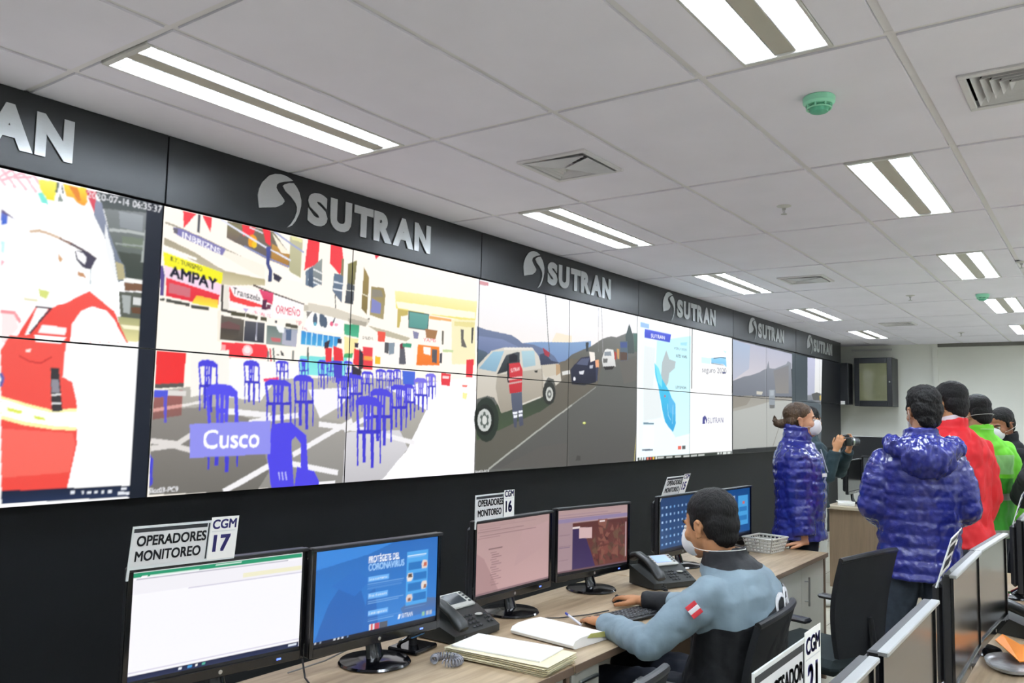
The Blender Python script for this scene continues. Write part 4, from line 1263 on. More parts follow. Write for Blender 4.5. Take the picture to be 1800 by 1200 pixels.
SRC2 = """P|2f6fc0/3a86d8|0,0 1,0 1,1 0,1
P|2f6abb|0,0 .45,0 .35,.5 .2,.62 .1,.4
P|3274c8|.12,.6 .3,.75 .42,.6 .3,.45
P|306dbe|.36,0 .5,0 .46,.5 .4,.45
P|3f8ade|0,.8 .4,.9 .6,1 0,1
P|5e7398/3f74bc|.72,.09 1,.09 1,.25 .8,.3 .68,.2
T2|f4f8ff|PROTÉGETE DEL|.40,.80 .66,.80 .075,.075
T2|a8d4ff|CORONAVIRUS|.40,.71 .70,.71 .075,.075
P|6fb4f4|.40,.58 .575,.58 .575,.64 .40,.64
P|6fb4f4|.405,.39 .57,.39 .57,.45 .405,.45
P|6fb4f4|.41,.19 .575,.19 .575,.25 .41,.25
T0|e4f0fc|Lava tus manos|.41,.595 .56,.595 .03,.03
T0|e4f0fc|Evita el contacto|.415,.405 .56,.405 .03,.03
T0|e4f0fc|Limpia superficies|.42,.205 .565,.205 .03,.03
L.006|7fb0e4|.40,.555 .70,.555
L.006|7fb0e4|.40,.53 .69,.53
L.006|7fb0e4|.40,.505 .68,.505
L.006|7fb0e4|.405,.36 .70,.36
L.006|7fb0e4|.405,.335 .66,.335
L.006|7fb0e4|.41,.16 .69,.16
L.006|7fb0e4|.41,.135 .62,.135
P|52a8ec|.725,.22 .915,.22 .915,.86 .725,.86
P|2f78c4|.74,.64 .86,.64 .86,.73 .74,.73
P|2f78c4|.785,.51 .905,.51 .905,.60 .785,.60
P|2f78c4|.74,.39 .86,.39 .86,.48 .74,.48
P|2f78c4|.785,.26 .905,.26 .905,.35 .785,.35
L.012|d8ecff|.735,.81 .895,.81
L.008|bfe0fa|.735,.785 .88,.785
P|e8d8d0|.865,.635 .905,.635 .912,.68 .905,.73 .87,.735 .855,.69
P|c86a58|.875,.66 .905,.66 .905,.71 .88,.71
P|f0e4dc|.735,.51 .77,.51 .782,.55 .775,.6 .74,.605 .727,.56
P|5a4a44|.74,.555 .775,.55 .77,.6 .74,.6
P|e8dcd4|.865,.39 .9,.39 .912,.43 .905,.48 .87,.48 .855,.44
P|9a6a58|.88,.395 .905,.395 .905,.44 .885,.44
P|e4d0c8|.735,.265 .77,.265 .782,.3 .775,.345 .74,.35 .727,.31
P|8a5a50|.74,.27 .77,.27 .765,.31 .745,.31
L.006|7fb0e4|.72,.195 .9,.195
P|f2f4f6|.425,.03 .465,.03 .465,.095 .425,.095
P|d8484a|.437,.03 .452,.03 .452,.095 .437,.095
P|c84a58|.468,.03 .505,.03 .505,.095 .468,.095
P|5a5e68|.508,.03 .575,.03 .575,.095 .508,.095
P|e8f0fa|.66,.085 .675,.085 .685,.13 .668,.14
T1|e8f0fa|SUTRAN|.69,.09 .79,.09 .05,.05
P|8fc0a0|.875,.06 .90,.06 .90,.11 .875,.11
P|b4bcc8|.91,.06 .935,.06 .935,.11 .91,.11
P|b4bcc8|.945,.06 .965,.06 .965,.11 .945,.11
P|1c2030|0,0 1,0 1,.028 0,.028
P|e8ecf2|.01,.006 .02,.006 .02,.022 .01,.022
P|a8b4c8|.05,.006 .06,.006 .06,.022 .05,.022
P|e8ecf2|.15,.006 .165,.006 .165,.022 .15,.022
P|f4f4f4|.18,.006 .195,.006 .195,.022 .18,.022
P|d8e0f0|.21,.006 .225,.006 .225,.022 .21,.022
P|7aa0d0|.25,.006 .262,.006 .262,.022 .25,.022"""
SRC3 = "P|b49694/c4a0a0|0,0 1,0 1,1 0,1\nP|ae8c8c|.0,0 .3,0 .1,.5 0,.6\nP|bb9a9a|.5,.3 .9,.5 1,.9 .6,.8\n"+'\n'.join('L.007|%s|%.3f,%.3f %.3f,%.3f' % (('9a7a7e', '86696e')[k % 2], .02+.01*(k % 3), .97-k*.03, (.5, .8, .3, .62)[k % 4], .97-k*.03) for k in range(7))+'\nL.014|6f5558|.16,.62 .33,.62\n'+'\n'.join('L.009|8a6c70|%.3f,%.3f %.3f,%.3f' % (.18+(.02 if k % 3 else .0), .57-k*.035, .26+.03*((k*7) % 3), .57-k*.035) for k in range(14))+'\nP|8a6e74|0,0 1,0 1,.03 0,.03'
rr = random.Random(4)
SRC4 = "P|b09494/c8a8aa|0,0 1,0 1,1 0,1\nP|8f80a2|0,.80 1,.80 1,.86 0,.86\nL.01|a08490|.02,.92 .7,.92\nL.008|8a7284|.02,.88 .9,.88\nP|a48a90|0,0 .2,0 .2,.8 0,.8\nP|5c3330/6e423c|.2,.03 1,.03 1,.78 .2,.78\nP|3a2c52/43345e|.2,.03 .52,.03 .45,.30 .39,.5 .40,.62 .30,.70 .2,.72\n"+'\n'.join('P|%s|%s' % (rr.choice(['7d4a42', '673a36', '4f2f2e', '5c4238', '6a4f40', '85564a']), ' '.join('%.3f,%.3f' % (x+rr.uniform(-.05, .05), y+rr.uniform(-.08, .08)) for x, y in ((X-.03, Y-.05), (X+.03, Y-.05), (X+.02, Y+.06), (X-.03, Y+.05)))) for X, Y in [(rr.uniform(.52, .97), rr.uniform(.1, .7)) for _ in range(70)])+"\nP|3a2c52/43345e|.2,.03 .50,.03 .43,.30 .37,.5 .38,.55 .2,.6\nP|d0b0b0|.29,.52 .47,.50 .47,.68 .29,.70\nP|e8d8d8|.2,.69 .3,.69 .3,.72 .2,.72\nP|e8d8d8|.58,.75 .66,.75 .66,.775 .58,.775\nP|c0a4a8|.97,.1 .985,.1 .985,.7 .97,.7\nL.008|8a707c|.02,.6 .16,.6\nL.008|8a707c|.02,.42 .17,.42\nL.008|8a707c|.02,.2 .14,.2\nL.012|74607c|.02,.4 .16,.4\nP|6a5058|0,0 1,0 1,.03 0,.03"
SRC5 = "P|183c6c/214a7c|0,0 1,0 1,1 0,1\n"+'\n'.join('P|%s|%.3f,%.3f %.3f,%.3f %.3f,%.3f %.3f,%.3f' % (rr.choice(['8fb4dc', 'a8c4e4', '6fa0d4', '7a98c0']), x, y, x+.035, y, x+.035, y+.04, x, y+.04) for x in [.04+.09*k for k in range(10)] for y in [.1+.14*q for q in range(6)])+'\nP|14243e|0,0 1,0 1,.04 0,.04'
SRC6 = "P|1a4a84/215694|0,0 1,0 1,1 0,1\nP|4aa0dc|.68,.2 .95,.2 .95,.85 .68,.85\nP|2f78b8|.71,.3 .92,.3 .92,.4 .71,.4\nP|2f78b8|.71,.5 .92,.5 .92,.6 .71,.6\nP|c86a6a|.8,.66 .86,.66 .86,.72 .8,.72\nT1|dfeaf8|PROTÉGETE|.25,.78 .6,.78 .08,.08\nP|14243e|0,0 1,0 1,.04 0,.04"
GM = 'monitors on the desks along the wall'
make_monitor('lit monitor showing a white spreadsheet with a green bar, under the number 17 sign', (1.452, 2.027), math.radians(-8), canvas=cv1, lens=True, group=GM)
make_monitor('lit monitor showing a blue health notice, between the spreadsheet and the first phone', (1.977, 1.936), math.radians(-6), canvas=homo_canvas(SRC2, '#2f6fc0'), lens=True, group=GM)
make_monitor('lit pinkish monitor with a text page, under the number 16 sign', (2.815, 2.0), math.radians(-1), canvas=homo_canvas(SRC3, '#b49694'), lens=True, group=GM)
make_monitor('lit pinkish monitor with a brown satellite map, before the seated man', (3.415, 1.973), math.radians(-10), canvas=homo_canvas(SRC4, '#b09494'), lens=True, group=GM)
make_monitor('dark blue monitor with rows of icons, under the number 15 sign', (4.29, 1.925), math.radians(-3), canvas=homo_canvas(SRC5, '#1d4a86'), group=GM)
make_monitor('blue monitor mostly hidden behind the head of the seated man', (4.92, 1.885), math.radians(-3), w=.58, top=1.135, canvas=homo_canvas(SRC6, '#1f5a9e'), group=GM)
G3 = 'dark monitors on the right hand row'
make_monitor('switched off monitor at the bottom edge beside the number 21 sign', (1.355, .36), 0, group=G3, by=.055, br=.8, edge=M_silver)
make_monitor('switched off brownish monitor, second from the camera in the right hand row', (1.945, .355), 0, group=G3, by=.055, br=.8, edge=M_silver, w=.565)
make_monitor('switched off monitor with orange reflections, narrow, left of the widest dark one', (2.885, .37), 0, group=G3, by=.055, br=.8, edge=M_silver, w=.56)
make_monitor('switched off grey sheened monitor beyond the one with orange reflections', (3.46, .36), math.radians(-3), group=G3, by=.055, br=.8, edge=M_silver, w=.58)
make_monitor('blue lit monitor at the right edge of the photo', (4.62, .33), 0, canvas=homo_canvas(SRC5, '#1d4a86'), group=G3, by=.055, br=.8, edge=M_silver, w=.56)
# far counter monitors and the big black display
make_monitor('small monitor standing edge on upon the far counter', (8.66, 2.06), math.radians(0), top=1.18, h=.33, group='far counter monitors')
make_monitor('grey faced monitor on the far counter behind the blue jacket man', (8.60, 1.72), math.radians(-78), top=1.22, w=.5, h=.34, group='far counter monitors', canvas=homo_canvas('P|3c4244/52585a|0,0 1,0 1,1 0,1', '#3c4244'))
t = thing('television', 'large black television on a stand behind the far counter', 'television', (9.35, 2.03, 0))
MB().box((0, 0, 1.16), (.05, .66, .46), .006).obj('casing', M_frost, t); MB().box((-.0255, 0, 1.17), (.002, .63, .40)).obj('screen', mat('matte_dark_screen', '#131618', .4), t, smooth=0)
MB().box((-.01, 0, 1.393), (.05, .60, .006), .001).obj('top_trim', M_silver, t)
MB().cyl((.03, 0, .03), (.03, 0, 1.1), .03).obj('stand_pole', M_dark, t); MB().box((0, 0, .015), (.4, .5, .03), .006).obj('stand_base', M_dark, t)
# ------------------------------------------------------------------ desk signs
M_blk = mat('black_ink', '#1d1f24', .7, var=0); M_navy = mat('navy_ink', '#312c72', .7, var=0)
M_acryl = mat('clear_acrylic', '#dfe3e2', .15, spec=.5, var=.02); M_card = mat('grey_white_card', '#dcdcdb', .75, spec=.2, var=.02)
def sign(label, loc, rz, num, w=.295, h=.105, top='OPERADORES', low='MONITOREO', lean=0., tilt=0.):
    t = thing('desk_sign', label, 'sign', loc, rz, 'operator desk signs'); t.rotation_euler = (tilt, 0, rz)
    P = lambda a, b, d: (a+b*lean, -.004+d, b)
    def plate(x0, x1, z0, z1, d0, d1): return MB().prism([(x0, z0), (x1, z0), (x1, z1), (x0, z1)], lambda a, b: P(a, b, d0), lambda a, b: P(a, b, d1))
    hd = plate(0, w, -.004, h, .004, .001); 
    for k in range(1): hd.prism([(0, -.03), (.006, -.03), (.006, 0), (0, 0)], lambda a, b: P(a, b, .004), lambda a, b: P(a, b, .0))
    hd.obj('holder', M_acryl, t, smooth=0)
    plate(.004, w*.69, .004, h-.016, .001, .0004).obj('text_card', M_card, t, smooth=0)
    plate(.004, w*.69, h-.016, h-.006, .001, .0004).obj('header_band', M_blk, t, smooth=0)
    plate(w*.70, w*.715, .004, h-.006, .001, .0004).obj('divider', M_blk, t, smooth=0)
    plate(w*.725, w, .0, h+.008, .001, .0002).obj('number_card', M_paper, t, smooth=0)
    m = MB(); f = lambda x, z, d0: (lambda a, b, d: P(a+x, b+z, d0-d))
    lettering(m, top, f(.014, .055, .0), w=w*.64, h=.025, depth=.0006, bold=2); lettering(m, low, f(.014, .017, .0), w=w*.60, h=.025, depth=.0006, bold=2); m.obj('wording', M_blk, t, smooth=0, kind='stuff')
    m = MB(); lettering(m, 'CGM', f(w*.74, .082, 0), w=w*.24, h=.024, depth=.0006, bold=2); lettering(m, num, f(w*.765, .022, 0), w=w*.17, h=.042, depth=.0006, bold=3); m.obj('number', M_navy, t, smooth=0, kind='stuff')
    plate(w*.74, w*.975, .0735, .0755, .0002, -.0002).obj('rule', M_card, t, smooth=0)
    return t
sign('white operator sign reading 17 on top of the spreadsheet monitor', (1.17, 2.035, 1.144), math.radians(-8), '17', w=.29, lean=.08)
sign('white operator sign reading 16 on top of the pinkish text monitor', (2.54, 1.995, 1.140), 0, '16', w=.255, h=.1)
sign('small white operator sign reading 15 on top of the dark blue icon monitor', (4.04, 1.93, 1.141), 0, '15', w=.29, h=.1, lean=.3, tilt=.2)
sign('large white operator sign reading 21 at the bottom edge, facing right row monitor', (1.075, .385, 1.125), 0, '21', w=.30, h=.108, top='PROCESADOR', low='MONITOREO', lean=.0)
sign('white sign seen edge on above the monitor with orange reflections', (2.50, .385, 1.150), math.radians(2), '20', w=.22, h=.105, lean=.2, tilt=.28)
sign('white sign seen edge on at the right edge of the photo', (4.34, .36, 1.145), math.radians(2), '19', w=.22, h=.105, lean=.2, tilt=.28)
# ------------------------------------------------------------------ desk phones
M_bez = mat('silver_grey_plastic', '#b9bab3', .4, var=.03); M_key = mat('phone_key', '#24272a', .4); M_lcd = mat('phone_screen_dark', '#3a3f42', .2); M_lcdb = mat('phone_screen_lit', '#8ea4e0', .3, emit=.75, var=.1)
M_phone = mat('phone_charcoal', '#202423', .42, var=.08)
def phone(label, loc, rz, lit):
    t = thing('desk_phone', label, 'telephone', (*loc, .7495), rz, 'black desk phones'); sl = math.atan2(.085, .19)
    sd = lambda x: [Vector((x, -.085, .004)), Vector((x, .11, .004)), Vector((x, .115, .10)), Vector((x, .10, .118)), Vector((x, .02, .085)), Vector((x, -.085, .028))]
    MB().rings([sd(-.06), sd(.135)]).obj('body', M_phone, t, smooth=20)
    tz = lambda y: .028+(y+.085)*(.057/.105) if y < .02 else .085+(y-.02)*(.033/.08)
    R = Matrix.Rotation(math.atan2(.033, .08), 3, 'X'); sc = MB().box((.04, .058, tz(.058)+.004), (.155, .088, .01), .003, R).obj('screen_surround', M_bez, t)
    MB().box((.04, .062, tz(.062)+.0095), (.092, .058, .004), .001, R).obj('screen', M_lcdb if lit else M_lcd, t)
    for s in (-1, 1):
        for k in range(4): MB().box((.04+s*.063, .035+k*.016, tz(.035+k*.016)+.0105), (.012, .008, .004), .001, R).obj('side_key', M_key, t)
    R2 = Matrix.Rotation(math.atan2(.057, .105), 3, 'X')
    for i in range(3):
        for k in range(4): MB().box((.005+i*.020, -.068+k*.017, tz(-.068+k*.017)+.002), (.014, .011, .006), .002, R2).obj('number_key', M_key, t)
    for i in range(2):
        for k in range(3): MB().box((.10+i*.018, -.062+k*.017, tz(-.062+k*.017)+.002), (.012, .010, .006), .002, R2).obj('function_key', M_key, t)
    MB().lathe([(.016, 0), (.016, .003), (.006, .004)], (.085, -.022, tz(-.022)), 20).obj('navigation_key', M_bez, t)
    MB().rings([[Vector((x, -.085, .004)), Vector((x, .10, .004)), Vector((x, .10, .09)), Vector((x, -.085, .03))] for x in (-.125, -.06)]).obj('cradle', M_phone, t, smooth=20)
    h = MB(); h.tube([(-.093, -.10, .052), (-.093, -.085, .066), (-.093, -.045, .098), (-.093, .01, .125), (-.093, .07, .140), (-.093, .10, .130), (-.093, .115, .112)], [.024, .031, .026, .022, .026, .031, .02], 16, ry=[.014, .022, .015, .013, .016, .02, .012], upv=(0, 0, 1))
    h.obj('handset', M_phone, t)
    c = MB(); pts = [(-.093+.008*math.cos(a*2.6), -.11-.02*math.sin(a/14*math.pi)+.008*math.sin(a*2.6), .03-.022*min(1, a/6)) for a in np.linspace(0, 14, 90)]
    c.tube(pts, .0028, 6); c.obj('coiled_cord', M_cable, t)
    return t
phone('black desk phone with dark screen beside the blue monitor', (2.412, 1.955), 0, False)
phone('black desk phone with lit blue screen beyond the hand of the seated man', (3.74, 1.775), math.radians(-24), True)
# ------------------------------------------------------------------ desk clutter
t = thing('headset_stand', 'black glossy tilting headset stand on the desk beside the first phone', 'stand', (2.165, 1.955, .75), math.radians(8))
MB().box((0, 0, .008), (.13, .12, .016), .005).obj('base', M_gloss, t)
b = MB()
for s in (-1, 1): b.tube([(s*.04, .03, .014), (s*.045, .02, .03), (s*.03, 0, .042), (0, -.006, .046)], .007, 10)
b.obj('arch', M_gloss, t); MB().cyl((0, .0, .014), (0, .0, .046), .014).obj('post', M_black, t); MB().box((.0, -.012, .050), (.10, .014, .016), .005, Euler((.4, 0, 0))).obj('cradle', M_black, t); MB().box((.0, -.0205, .048), (.08, .003, .004), .001, Euler((.4, 0, 0))).obj('blue_strip', mat('blue_plastic', '#3f8fd0', .4), t)
t = thing('coiled_phone_cord', 'loose grey translucent coiled cord lying on the desk by the folders', 'cord', (2.115, 1.76, .75))
M_coil = mat('translucent_grey_plastic', '#8a8a90', .25, spec=.6, var=.2, scale=60)
pts = []
for a in np.linspace(0, 1, 260):
    th = math.radians(-160+310*a); c = Vector((.038*math.cos(th), .045*math.sin(th), .0135)); rd = Vector((math.cos(th), math.sin(th), 0)); ph = a*2*math.pi*24
    pts.append(c+rd*.011*math.cos(ph)+Vector((0, 0, .011))*math.sin(ph))
MB().tube(pts, .0022, 6).obj('cord', M_coil, t)
t = thing('cable', 'thin black cable running over the desk behind the notebook', 'cable', (2.75, 1.80, .75)); MB().tube([(.06, .04, .004), (.1, .0, .004), (.22, -.06, .004), (.34, -.09, .004)], .0025, 6).obj('lead', M_cable, t)
t = thing('cable', 'black cable lying on the wood below the spreadsheet monitor', 'cable', (1.62, 1.9, .75)); MB().tube([(.12, .12, .05), (.1, .08, .006), (.06, .0, .004), (.08, -.08, .004), (.1, -.16, .004)], .003, 6).obj('lead', M_cable, t)
t = thing('cable', 'grey cable stretched to the foot of the blue monitor', 'cable', (1.84, 2.0, .75)); MB().tube([(-.12, .06, .005), (0, .03, .02), (.1, -.0, .05)], .0025, 6).obj('lead', mat('grey_cable', '#8a8a88', .5), t)
# folder stack: each folder a thing
rr = random.Random(2); z = .7502
FL = ['bottom manila folder of the stack beside the notebook', 'second manila folder up in the stack beside the notebook', 'middle manila folder in the stack beside the notebook', 'fourth manila folder up in the stack beside the notebook', 'topmost manila folder, holding white sheets, beside the notebook']
for k, lb in enumerate(FL):
    hgt = .0062; t = thing('manila_folder', lb, 'folder', (2.285+rr.uniform(-.006, .006), 1.633+rr.uniform(-.008, .008), z), math.radians(4+rr.uniform(-2.5, 2.5)), 'stacked manila folders')
    W2, H2 = .10, .195
    MB().box((0, 0, .0006), (2*W2, 2*H2, .001)).obj('back_cover', M_manila, t, smooth=0); MB().box((.002, .0, .0031), (2*W2-.012, 2*H2-.012, .0036)).obj('papers', M_paper, t, smooth=0)
    MB().box((0, 0, .0056), (2*W2, 2*H2, .001)).obj('front_cover', M_manila, t, smooth=0); z += hgt
t = thing('paper_sheaf', 'loose white sheaf of paper lying on the topmost manila folder', 'paper', (2.295, 1.65, z), math.radians(7))
MB().box((0, 0, .003), (.175, .33, .006), .001).obj('sheets', M_paper, t)
t = thing('notebook', 'thick open notebook folded back, white page up, before the seated man', 'notebook', (2.625, 1.66, .7502), math.radians(-6))
pf = [(-.10, .014), (-.097, .004), (-.085, .0), (.10, .0), (.104, .006), (.10, .022), (.07, .034), (.0, .036), (-.06, .034), (-.09, .027)]
MB().prism(pf, lambda a, b: (a, -.145, b), lambda a, b: (a, .145, b)).obj('page_block', M_paper, t, smooth=50)
MB().prism([(-.02, .026), (.107, .008), (.112, .009), (.09, .030), (.0, .0375)], lambda a, b: (a, -.147, b+.001), lambda a, b: (a, -.1455, b+.001)).obj('turned_leaves', mat('yellow_green_page_edges', '#b5b56a', .7, var=.2, scale=90, stretch=(1, 1, 30)), t, smooth=0)
t = thing('keyboard', 'black keyboard under the hands of the seated man', 'keyboard', (3.03, 1.605, .7502), math.radians(-12))
MB().box((0, 0, .008), (.36, .135, .014), .004).obj('tray', M_black, t); kz = .0165; krng = 0
for r in range(5):
    for c in range(16): MB().box((-.162+c*.0216, -.045+r*.0225, kz), (.017, .018, .006), .0025).obj('key', M_key, t)
t = thing('computer_mouse', 'black mouse under the right hand of the seated man', 'mouse', (3.268, 1.735, .7502), math.radians(15)); ms = MB().ell((0, 0, .006), (.03, .052, .028)); ms.v = [Vector((p.x, p.y, max(p.z, .0003))) for p in ms.v]; ms.obj('shell', M_black, t)
MB().cyl((-.004, .03, .026), (.004, .03, .026), .008, n=14).obj('wheel', M_dark, t)
t = thing('pen', 'blue and white pen held in the left hand of the seated man', 'pen', (2.83, 1.715, .757), math.radians(60)); MB().tube([(-.05, 0, .0), (.05, 0, .012)], .0048, 10).obj('barrel', mat('white_pen', '#dfe2ee', .3), t); MB().tube([(.05, 0, .012), (.075, 0, .015)], [.0052, .0045], 10).obj('cap', mat('blue_pen', '#3a4cae', .3), t)
t = thing('card', 'small white and violet card lying under the sleeve of the seated man', 'card', (2.86, 1.47, .7502), math.radians(-10)); MB().box((0, 0, .001), (.11, .07, .002)).obj('sheet', mat('pale_violet_card', '#c3bedd', .6), t, smooth=0)
# white basket
t = thing('plastic_basket', 'white perforated plastic basket at the end of the wall desk', 'basket', (5.12, 1.745, .7502), math.radians(-8))
M_bk = mat('off_white_plastic', '#cfcdc2', .45, var=.03); b = MB(); hx0, hy0, hx1, hy1, H = .085, .075, .105, .095, .085
for z, k in ((.004, 0), (.022, .25), (.042, .5), (.062, .75), (.084, 1)):
    ax, ay = hx0+(hx1-hx0)*k, hy0+(hy1-hy0)*k
    b.tube([(-ax, -ay, z), (ax, -ay, z), (ax, ay, z), (-ax, ay, z), (-ax, -ay, z)], .0055 if k < 1 else .008, 8, ry=.006)
for s in np.linspace(-1, 1, 8):
    for e in (-1, 1): b.tube([(s*hx0, e*hy0, .004), (s*hx1, e*hy1, .084)], .0045, 6); b.tube([(e*hx0, s*hy0, .004), (e*hx1, s*hy1, .084)], .0045, 6)
b.box((0, 0, .004), (2*hx0, 2*hy0, .006), .001); b.obj('basket_wall', M_bk, t)
t = thing('bag', 'soft black bag lying on the desk end between basket and woman', 'bag', (5.255, 1.95, .75), math.radians(10)); b = MB(); b.ell((0, 0, .055), (.075, .07, .055)); b.ell((.02, .01, .06), (.05, .06, .05)); b.obj('pouch', mat('black_fabric', '#17181b', .8, bump=.3, bscale=40), t); MB().tube([(-.05, 0, .08), (-.03, -.02, .125), (.03, -.02, .128), (.05, 0, .08)], .006, 8).obj('strap', M_black, t)
# right hand row clutter
t = thing('folder', 'bright orange folder lying bent on the right hand desk', 'folder', (3.385, .27, .768), math.radians(-24)); M_or = mat('orange_card', '#f08a18', .5, var=.08, scale=5)
MB().add([(-.07, -.03, .0), (.02, -.06, .005), (.12, -.04, .02), (.10, .06, .015), (.02, .075, .055), (-.06, .055, .05), (-.07, -.03, .003), (.02, -.06, .008), (.12, -.04, .023), (.10, .06, .018), (.02, .075, .058), (-.06, .055, .053)], [(0, 1, 4, 5), (1, 2, 3, 4), (6, 11, 10, 7), (7, 10, 9, 8), (0, 6, 7, 1), (1, 7, 8, 2), (2, 8, 9, 3), (3, 9, 10, 4), (4, 10, 11, 5), (5, 11, 6, 0)]).obj('cover', M_or, t, smooth=0); MB().box((.13, -.07, .008), (.14, .02, .006), .001, Euler((0, 0, -.3))).obj('flap', M_or, t)
t = thing('plastic_tray', 'crumpled clear plastic tray under the orange folder', 'tray', (3.30, .30, .7502), math.radians(10)); MB().lathe([(.085, .001), (.1, .006), (.104, .016), (.092, .014), (.08, .006)], n=24, sx=1.2, sy=.7).obj('rim', mat('cloudy_plastic', '#a9abad', .2, spec=.7, var=.25, scale=30), t)
t = thing('desk_phone', 'black desk phone behind the orange folder on the right hand desk', 'telephone', (3.85, .29, .7502), math.radians(-20)); MB().rings([[Vector((x, -.1, 0)), Vector((x, .1, 0)), Vector((x, .1, .085)), Vector((x, -.1, .03))] for x in (-.09, .12)]).obj('body', M_phone, t, smooth=20); MB().tube([(-.06, -.1, .055), (-.06, -.05, .09), (-.06, .05, .115), (-.06, .1, .1)], [.024, .022, .022, .022], 14).obj('handset', M_phone, t)
t = thing('cable', 'black cable crossing the right hand desk in front of the orange folder', 'cable', (3.1, .19, .75)); MB().tube([(-.3, .2, .004), (-.1, .12, .004), (.05, .02, .004), (.25, -.02, .004), (.5, -.1, .004)], .003, 6).obj('lead', M_cable, t)
t = thing('cable', 'loose white cable hanging round the monitor stand at the right edge', 'cable', (4.2, .36, .75)); MB().tube([(.0, .06, .14), (.02, .04, .09), (.0, .03, .03), (.06, -.02, .012), (.16, -.05, .02), (.24, -.04, .008)], .006, 8).obj('lead', M_white, t)
# far counter papers
for k, (x, y, lb) in enumerate(((8.42, 2.08, 'white paper stack on the far counter beside the woman'), (8.40, 1.84, 'white paper stack on the far counter near the blue jacket man'))):
    t = thing('paper_stack', lb, 'papers', (x, y, .7525), math.radians(12+k*20), 'papers on the far counter'); MB().box((0, 0, .012), (.21, .15, .024), .003).obj('sheets', M_paper, t); MB().box((.01, .01, .027), (.2, .14, .005), .001, Euler((0, 0, .2))).obj('top_sheet', M_paper, t)
# ------------------------------------------------------------------ office chairs
M_mesh = mat('black_mesh_fabric', '#15171a', .7, spec=.3, var=.12, scale=50, bump=.25, bscale=500); M_seat = mat('black_seat_cloth', '#1f2829', .8, spec=.25, bump=.2, bscale=300)
def make_chair(label, loc, rz, wide=.46, ztop=.92):
    """faces +Y; origin on the floor under the seat"""
    t = thing('office_chair', label, 'chair', (*loc, 0), rz, 'black office chairs')
    MB().box((0, 0, .45), (.48, .46, .07), .03).obj('seat', M_seat, t)
    rings = []; 
    for k in range(15):
        s = k/14; z = .50+(ztop-.50)*s; hw = wide/2*(.82+.18*math.sin(min(1, s*1.3)*math.pi/2)); bow = .035*math.sin(s*math.pi)
        ys = -.235-.05*s+bow*.6; ring = []
        for q in np.linspace(-1, 1, 11): ring.append(Vector((q*hw, ys-.035*(1-q*q), z+.016*(1-q*q)*s)))
        for q in np.linspace(1, -1, 11): ring.append(Vector((q*hw, ys-.035*(1-q*q)+.022, z+.016*(1-q*q)*s)))
        rings.append(ring)
    MB().rings(rings).obj('backrest', M_mesh, t, smooth=50)
    top = rings[-1][:11]; MB().tube([p+Vector((0, .011, 0)) for p in top], .013, 10).obj('top_rail', M_black, t)
    for s in (-1, 1):
        a = MB(); a.box((s*.285, .0, .655), (.06, .26, .022), .009); a.obj('armrest', M_black, t)
        MB().tube([(s*.24, .02, .44), (s*.285, .02, .48), (s*.285, .0, .648)], .014, 10).obj('arm_post', M_black, t)
    MB().tube([(0, -.12, .42), (0, -.24, .43), (0, -.285, .52), (0, -.27, .66)], [.022, .022, .02, .016], 10).obj('back_bracket', M_black, t)
    MB().cyl((0, 0, .10), (0, 0, .42), .026).obj('gas_lift', M_dark, t)
    for k in range(5):
        a = k*2*math.pi/5+.3; l = MB().tube([(.02*math.cos(a), .02*math.sin(a), .11), (.3*math.cos(a), .3*math.sin(a), .075)], [.028, .016], 10).obj('leg', M_black, t)
        MB().lathe([(.022, -.02), (.027, -.014), (.027, .014), (.022, .02)], (.3*math.cos(a), .3*math.sin(a), .028), 16, 'Y').obj('castor', M_dark, l)
    return t
make_chair('black office chair the man in the grey jacket sits on', (2.93, 1.24), math.radians(4), .47, .885)
make_chair('empty tall black office chair standing between the seated man and the blue jacket man', (4.20, 1.19), math.radians(-13), .54, .94)
make_chair('black chair with only its top rail showing at the bottom edge', (1.73, 1.20), 0, .48, .93)
# ------------------------------------------------------------------ far wall fittings
t = thing('network_cabinet', 'black wall cabinet with a glass door on the far wall', 'cabinet', (XF, 2.80, 1.77))
MB().box((-.2, 0, .36), (.39, .52, .71), .004).obj('housing', M_dark, t)
d = MB()
for s in (-1, 1): d.box((-.412, s*.225, .36), (.03, .07, .71), .004)
d.box((-.412, 0, .675), (.03, .38, .08), .003); d.box((-.412, 0, .045), (.03, .38, .08), .003); df = d.obj('door_frame', M_black, t)
MB().box((-.415, 0, .36), (.006, .38, .55)).obj('door_glass', mat('smoked_glass', '#6c6c50', .08, spec=.9, var=.1, scale=2), df, smooth=0); MB().ell((-.43, -.225, .36), (.008, .012, .012)).obj('lock', M_steel, df)
t = thing('loudspeaker', 'tall black loudspeaker hung in the corner beside the video wall', 'loudspeaker', (12.95, 3.22, 1.79)); MB().box((0, 0, .31), (.26, .20, .62), .01).obj('cabinet', M_frost, t); MB().box((-.132, 0, .33), (.006, .18, .54), .002).obj('grille', M_mesh, t); MB().box((-.134, -.02, .03), (.004, .06, .05)).obj('badge', M_paper, t, smooth=0); MB().box((.265, 0, .4), (.28, .05, .05)).obj('bracket', M_dark, t)
struct(MB().tube([(XF-.02, 3.19, 2.63), (XF-.02, 2.62, 2.63)], .015, 8).obj('trim_4', M_fit))
